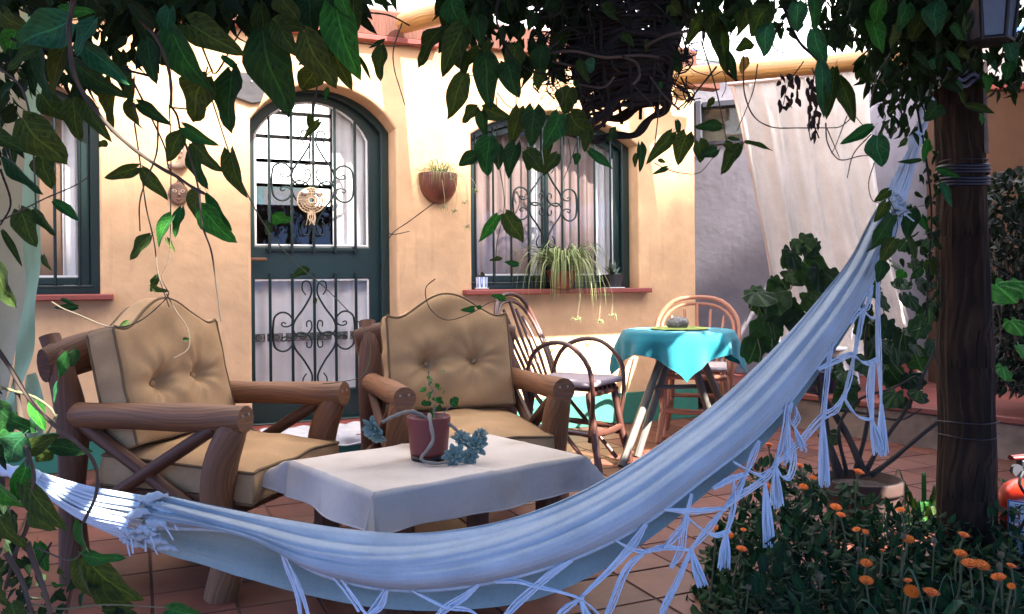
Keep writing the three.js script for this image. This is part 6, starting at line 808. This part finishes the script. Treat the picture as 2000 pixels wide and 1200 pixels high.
vine('sunlit green vine growing up at left end of the hammock', 1.6, [
  [-10, 790, 44, 856, 56, 1.55, 0], [44, 852, 4, 912, 60, 1.5, 4], [40, 882, 112, 853, 36, 1.52, 0], [100, 872, 178, 882, 32, 1.6, 1], [96, 880, 70, 904, 28, 1.62, 3], [66, 788, 86, 842, 30, 1.6, 3], [48, 916, 24, 992, 34, 1.52, 3], [-6, 948, 36, 1004, 60, 1.5, 3], [52, 952, 122, 1042, 46, 1.5, 0], [58, 1002, 102, 1040, 38, 1.52, 3], [158, 1026, 158, 1090, 34, 1.55, 0], [166, 1092, 254, 1192, 92, 1.62, 1], [160, 1084, 232, 1102, 30, 1.58, 0], [152, 1112, 168, 1178, 34, 1.57, 0], [74, 1062, 92, 1122, 28, 1.6, 0], [-4, 1012, 38, 1082, 42, 1.5, 3], [330, 1192, 392, 1206, 36, 1.55, 0], [190, 1140, 250, 1200, 60, 1.64, 1], [116, 1110, 122, 1140, 14, 1.6, 3], [100, 1140, 122, 1150, 12, 1.6, 0], [200, 1190, 270, 1196, 20, 1.6, 2], [20, 1180, 40, 1220, 40, 1.5, 3], [-10, 1150, 14, 1190, 36, 1.5, 3], [130, 690, 112, 745, 24, 1.62, 0], [112, 745, 107, 785, 9, 1.62, 4], [150, 684, 132, 720, 22, 1.62, 1], [-10, 860, 30, 810, 40, 1.56, 0], [20, 1010, 8, 1060, 36, 1.54, 0]],
  [[[[-8, 680], [20, 720], [50, 770], [75, 800], [110, 835], [150, 866], [178, 895], [190, 930], [186, 970], [162, 1022]], 0.0042, M.vineStem, 1.52], [[[30, 740], [40, 820], [55, 900], [60, 960], [52, 1030], [30, 1080], [10, 1150]], 0.0055, M.vineStem, 1.56], [[[52, 1060], [70, 1110], [88, 1160], [100, 1210]], 0.0065, M.vineStem, 1.55], [[[10, 1080], [40, 1130], [64, 1210]], 0.0060, M.vineStem, 1.53], [[[-10, 755], [30, 765], [70, 778], [100, 800], [108, 815]], 0.003, M.stem, 1.55], [[[110, 810], [90, 850], [60, 880], [40, 920]], 0.0025, M.stem, 1.55], [[[50, 870], [66, 930], [62, 960]], 0.004, M.vineStem, 1.5], [[[40, 920], [16, 980], [30, 1050]], 0.003, M.stem, 1.55], [[[60, 1180], [120, 1190], [200, 1182], [330, 1188]], 0.002, M.stem, 1.58], [[[70, 1070], [140, 1095], [160, 1080]], 0.002, null, 1.58], [[[88, 1160], [70, 1120], [100, 1060]], 0.003, M.deadTwig, 1.6]],
  [[-40, 800, 20, 1220, 60, 44, 1.55, 1.9], [0, 1060, 90, 1220, 34, 34, 1.6, 1.9], [60, 1130, 240, 1230, 26, 36, 1.6, 1.9], [-60, 560, -10, 800, 20, 40, 1.5, 1.8]], [20, 1220]);

// hanging basket smothered in dry twigs
{
  const a = at(1215, 110, 2.15), g = thing('hanging_basket', 'dark wicker hanging basket smothered in tangled dry twigs', 'hanging basket', a), P = (x, y, dz = 0) => at(x, y, 2.15 + dz);
  const Rw = 0.126;
  const ringAt = (y, r, t, tiltX = 0.12, name = 'basket_band') => { const q = []; for (let k = 0; k <= 44; k++) { const an = k / 44 * 6.2832; q.push(V(a.x + 0.012 + Math.cos(an) * r + 0.01 * Math.sin(an * 3 + y * 40), a.y + y + Math.sin(an) * r * tiltX * 1.2 + 0.006 * Math.sin(an * 5 + y * 50) + Math.cos(an) * 0.025, a.z + Math.sin(an) * r)); } return partW(name, sweep(q, (u) => t * (1 + 0.2 * Math.sin(u * 50 + y * 100)), { rad: 6, cap: false }), M.deadTwig, g); };
  for (let k = 0; k < 24; k++) { const v = k / 23, y = lerp(0.10, -0.125, v); ringAt(y + rr(-0.004, 0.004), Rw * (v < 0.45 ? 1 - 0.05 * (1 - v) : Math.cos((v - 0.45) / 0.55 * 0.75)) * rr(0.97, 1.03), rr(0.0038, 0.0065)); }
  ringAt(-0.155, 0.098, 0.010, 0.25, 'base_ring'); ringAt(-0.166, 0.088, 0.006, 0.25, 'base_ring');
  for (let k = 0; k < 12; k++) { const an = k / 12 * 6.28; partW('basket_rib', sweep([V(a.x + Math.cos(an) * Rw, a.y + 0.11, a.z + Math.sin(an) * Rw), V(a.x + Math.cos(an) * Rw * 1.02, a.y - 0.02, a.z + Math.sin(an) * Rw), V(a.x + 0.01 + Math.cos(an) * 0.095, a.y - 0.155 + Math.cos(an) * 0.02, a.z + Math.sin(an) * 0.09)], 0.005, { n: 12, rad: 5 }), M.deadTwig, g); }
  partW('soil_ball', new THREE.SphereGeometry(0.118, 20, 14).scale(1, 0.72, 1).translate(a.x + 0.0, a.y - 0.02, a.z), M.soil, g);
  const tw = []; for (let k = 0; k < 420; k++) { const x = rr(1060, 1330), y = rr(-60, 185), dz = rr(-0.16, 0.14), n = rr(0.5, 2.6), pts = []; let an = rr(0, 6.28), px = x, py = y; for (let j = 0; j < 6; j++) { pts.push(P(px, py, dz + j * rr(-0.01, 0.01))); px += Math.cos(an) * rr(14, 34); py += Math.sin(an) * rr(8, 26); an += rr(-0.8, 0.8); if (px < 1055 || px > 1345) an = Math.PI - an; if (py > 190) an = -Math.abs(an % 3); } tw.push(sweep(pts, n / 1000, { n: 16, rad: 4 })); }
  const t = partW('twig_tangle', mg(tw.slice(60)), M.deadTwig, g); t.userData.kind = 'stuff'; tw.slice(0, 60).forEach((q) => partW('twig', q, M.deadTwig, g));
  for (const [pts, r] of [[[[1060, 105], [1120, 100], [1180, 112], [1250, 108], [1288, 112]], 0.004], [[[1130, 165], [1180, 170], [1200, 150]], 0.003], [[[1215, 110], [1245, 125], [1248, 150], [1236, 165]], 0.004], [[[1260, 90], [1300, 70], [1345, 60]], 0.004], [[[1090, 80], [1060, 110], [1120, 130]], 0.003], [[[1270, 150], [1300, 190], [1328, 215]], 0.0025], [[[1290, 180], [1284, 240], [1278, 290]], 0.0014], [[[1240, 170], [1270, 200], [1290, 230]], 0.0014]]) partW('twig', sweep(pts.map(([x, y]) => P(x, y, -0.16)), r, { n: 20, rad: 6 }), M.vineStem, g);
  const i = inv(g); for (const l of [[1130, 120, 1150, 162, 18, 1.98, 4], [1160, 128, 1140, 124, 30, 1.98, 4], [1180, 20, 1230, 40, 40, 2.0, 4], [1215, 70, 1240, 84, 26, 2.0, 4], [1262, 78, 1264, 104, 14, 2.0, 4], [1310, 10, 1330, 30, 30, 2.0, 4], [1122, 158, 1136, 172, 14, 2.0, 2], [1290, 160, 1292, 178, 10, 2.0, 0], [1100, 60, 1080, 110, 40, 2.1, 1], [1310, 100, 1322, 140, 34, 2.1, 1]]) seenLeaf(g, i, l);
  fill(g, i, [[1060, -60, 1350, 50, 210, 48, 2.0, 2.5], [1070, 30, 1160, 140, 40, 40, 2.1, 2.4], [1280, 20, 1340, 110, 22, 40, 2.1, 2.4]], leafTone(0.010, 0.024, 0.008, 0.05, 0.2));
  partW('hanging_wire', sweep([P(1215, 20, 0), P(1214, -150, 0)], 0.003), M.black, g);
}
// pergola overhead: poles and the leafy roof that they carry
{
  const g = thing('pergola', 'rough pole pergola carrying the vines across the garden', 'pergola', V(1.55, 0, -2.84)), y = 2.36;
  const pole = (a, b, r = 0.045) => partW('pole', sweep([a, a.clone().lerp(b, 0.5), b], (u) => r * (1 + 0.05 * Math.sin(u * 13)), { n: 12, rad: 10 }), M.post, g);
  pole(V(-3.4, y, -2.15), V(6.0, y, -2.8)); pole(V(-3.4, y, 0.2), V(6.0, y, 0.2)); for (let k = 0; k < 8; k++) pole(V(-3 + k * 1.15, y + 0.09, -2.9 + k * 0.05), V(-3 + k * 1.15, y + 0.09, 0.5), 0.035);
  pole(V(-3.1, 0, -1.6), V(-3.1, y, -1.75), 0.06);
  const c = thing('vine_roof', 'mass of vine leaves roofing the pergola above the hammock', 'vine', V(0, 2.45, -1)), i = inv(c), N = 62000, inst = new THREE.InstancedMesh(LEAF_LOW, FOLIAGE, N), m = new THREE.Matrix4(), col = new THREE.Color();
  c.userData.kind = 'stuff'; let k = 0, guard = 0;
  while (k < N && guard++ < 400000) {
    const x = rr(-3.6, 6.4), z = rr(-3.9, 0.45), h = toHouse(V(x, 0, z)); const dens = vnoise(x * 1.7 + 50, z * 1.7 + 50, 97) * 0.6 + vnoise(x * 5 + 50, z * 5 + 50, 211) * 0.4;
    const inGap = h.z < GAP_FAR && h.x > GAP_T + 0.1; if (h.z < CANOPY_LEFT - 0.2 && h.x < GAP_T + 0.1) continue; if (inGap && (dens < 0.46 || rnd() < 0.2 || h.z < 2.5 || h.z > 3.15)) continue; if (false) continue; if (Math.pow((x - 0.40) / 0.26, 2) + Math.pow((z + 0.45) / 0.34, 2) < 1 || Math.pow((x - 3.35) / 0.34, 2) + Math.pow((z + 1.6) / 0.36, 2) < 1) continue;
    const yy = 2.44 + rr(-0.10, 0.14) + (inGap ? 0.12 : 0), s = rr(0.095, 0.155); const p = V(x, yy, z); if (z < -0.3) { const [px, py] = project(p); if (py > -30) continue; }
    m.compose(p, new THREE.Quaternion().setFromEuler(new THREE.Euler(rr(0.6, 2.4), rr(0, 6.28), rr(-0.5, 0.5), 'YXZ')), V(s * 0.62, s, s)); m.premultiply(i); inst.setMatrixAt(k, m); const q = rr(0.6, 1.3); inst.setColorAt(k, col.setRGB(q, q, q)); k++;
  }
  inst.count = k; inst.name = 'foliage'; inst.userData.kind = 'stuff'; c.add(inst);
}

renderer.render(scene, camera);
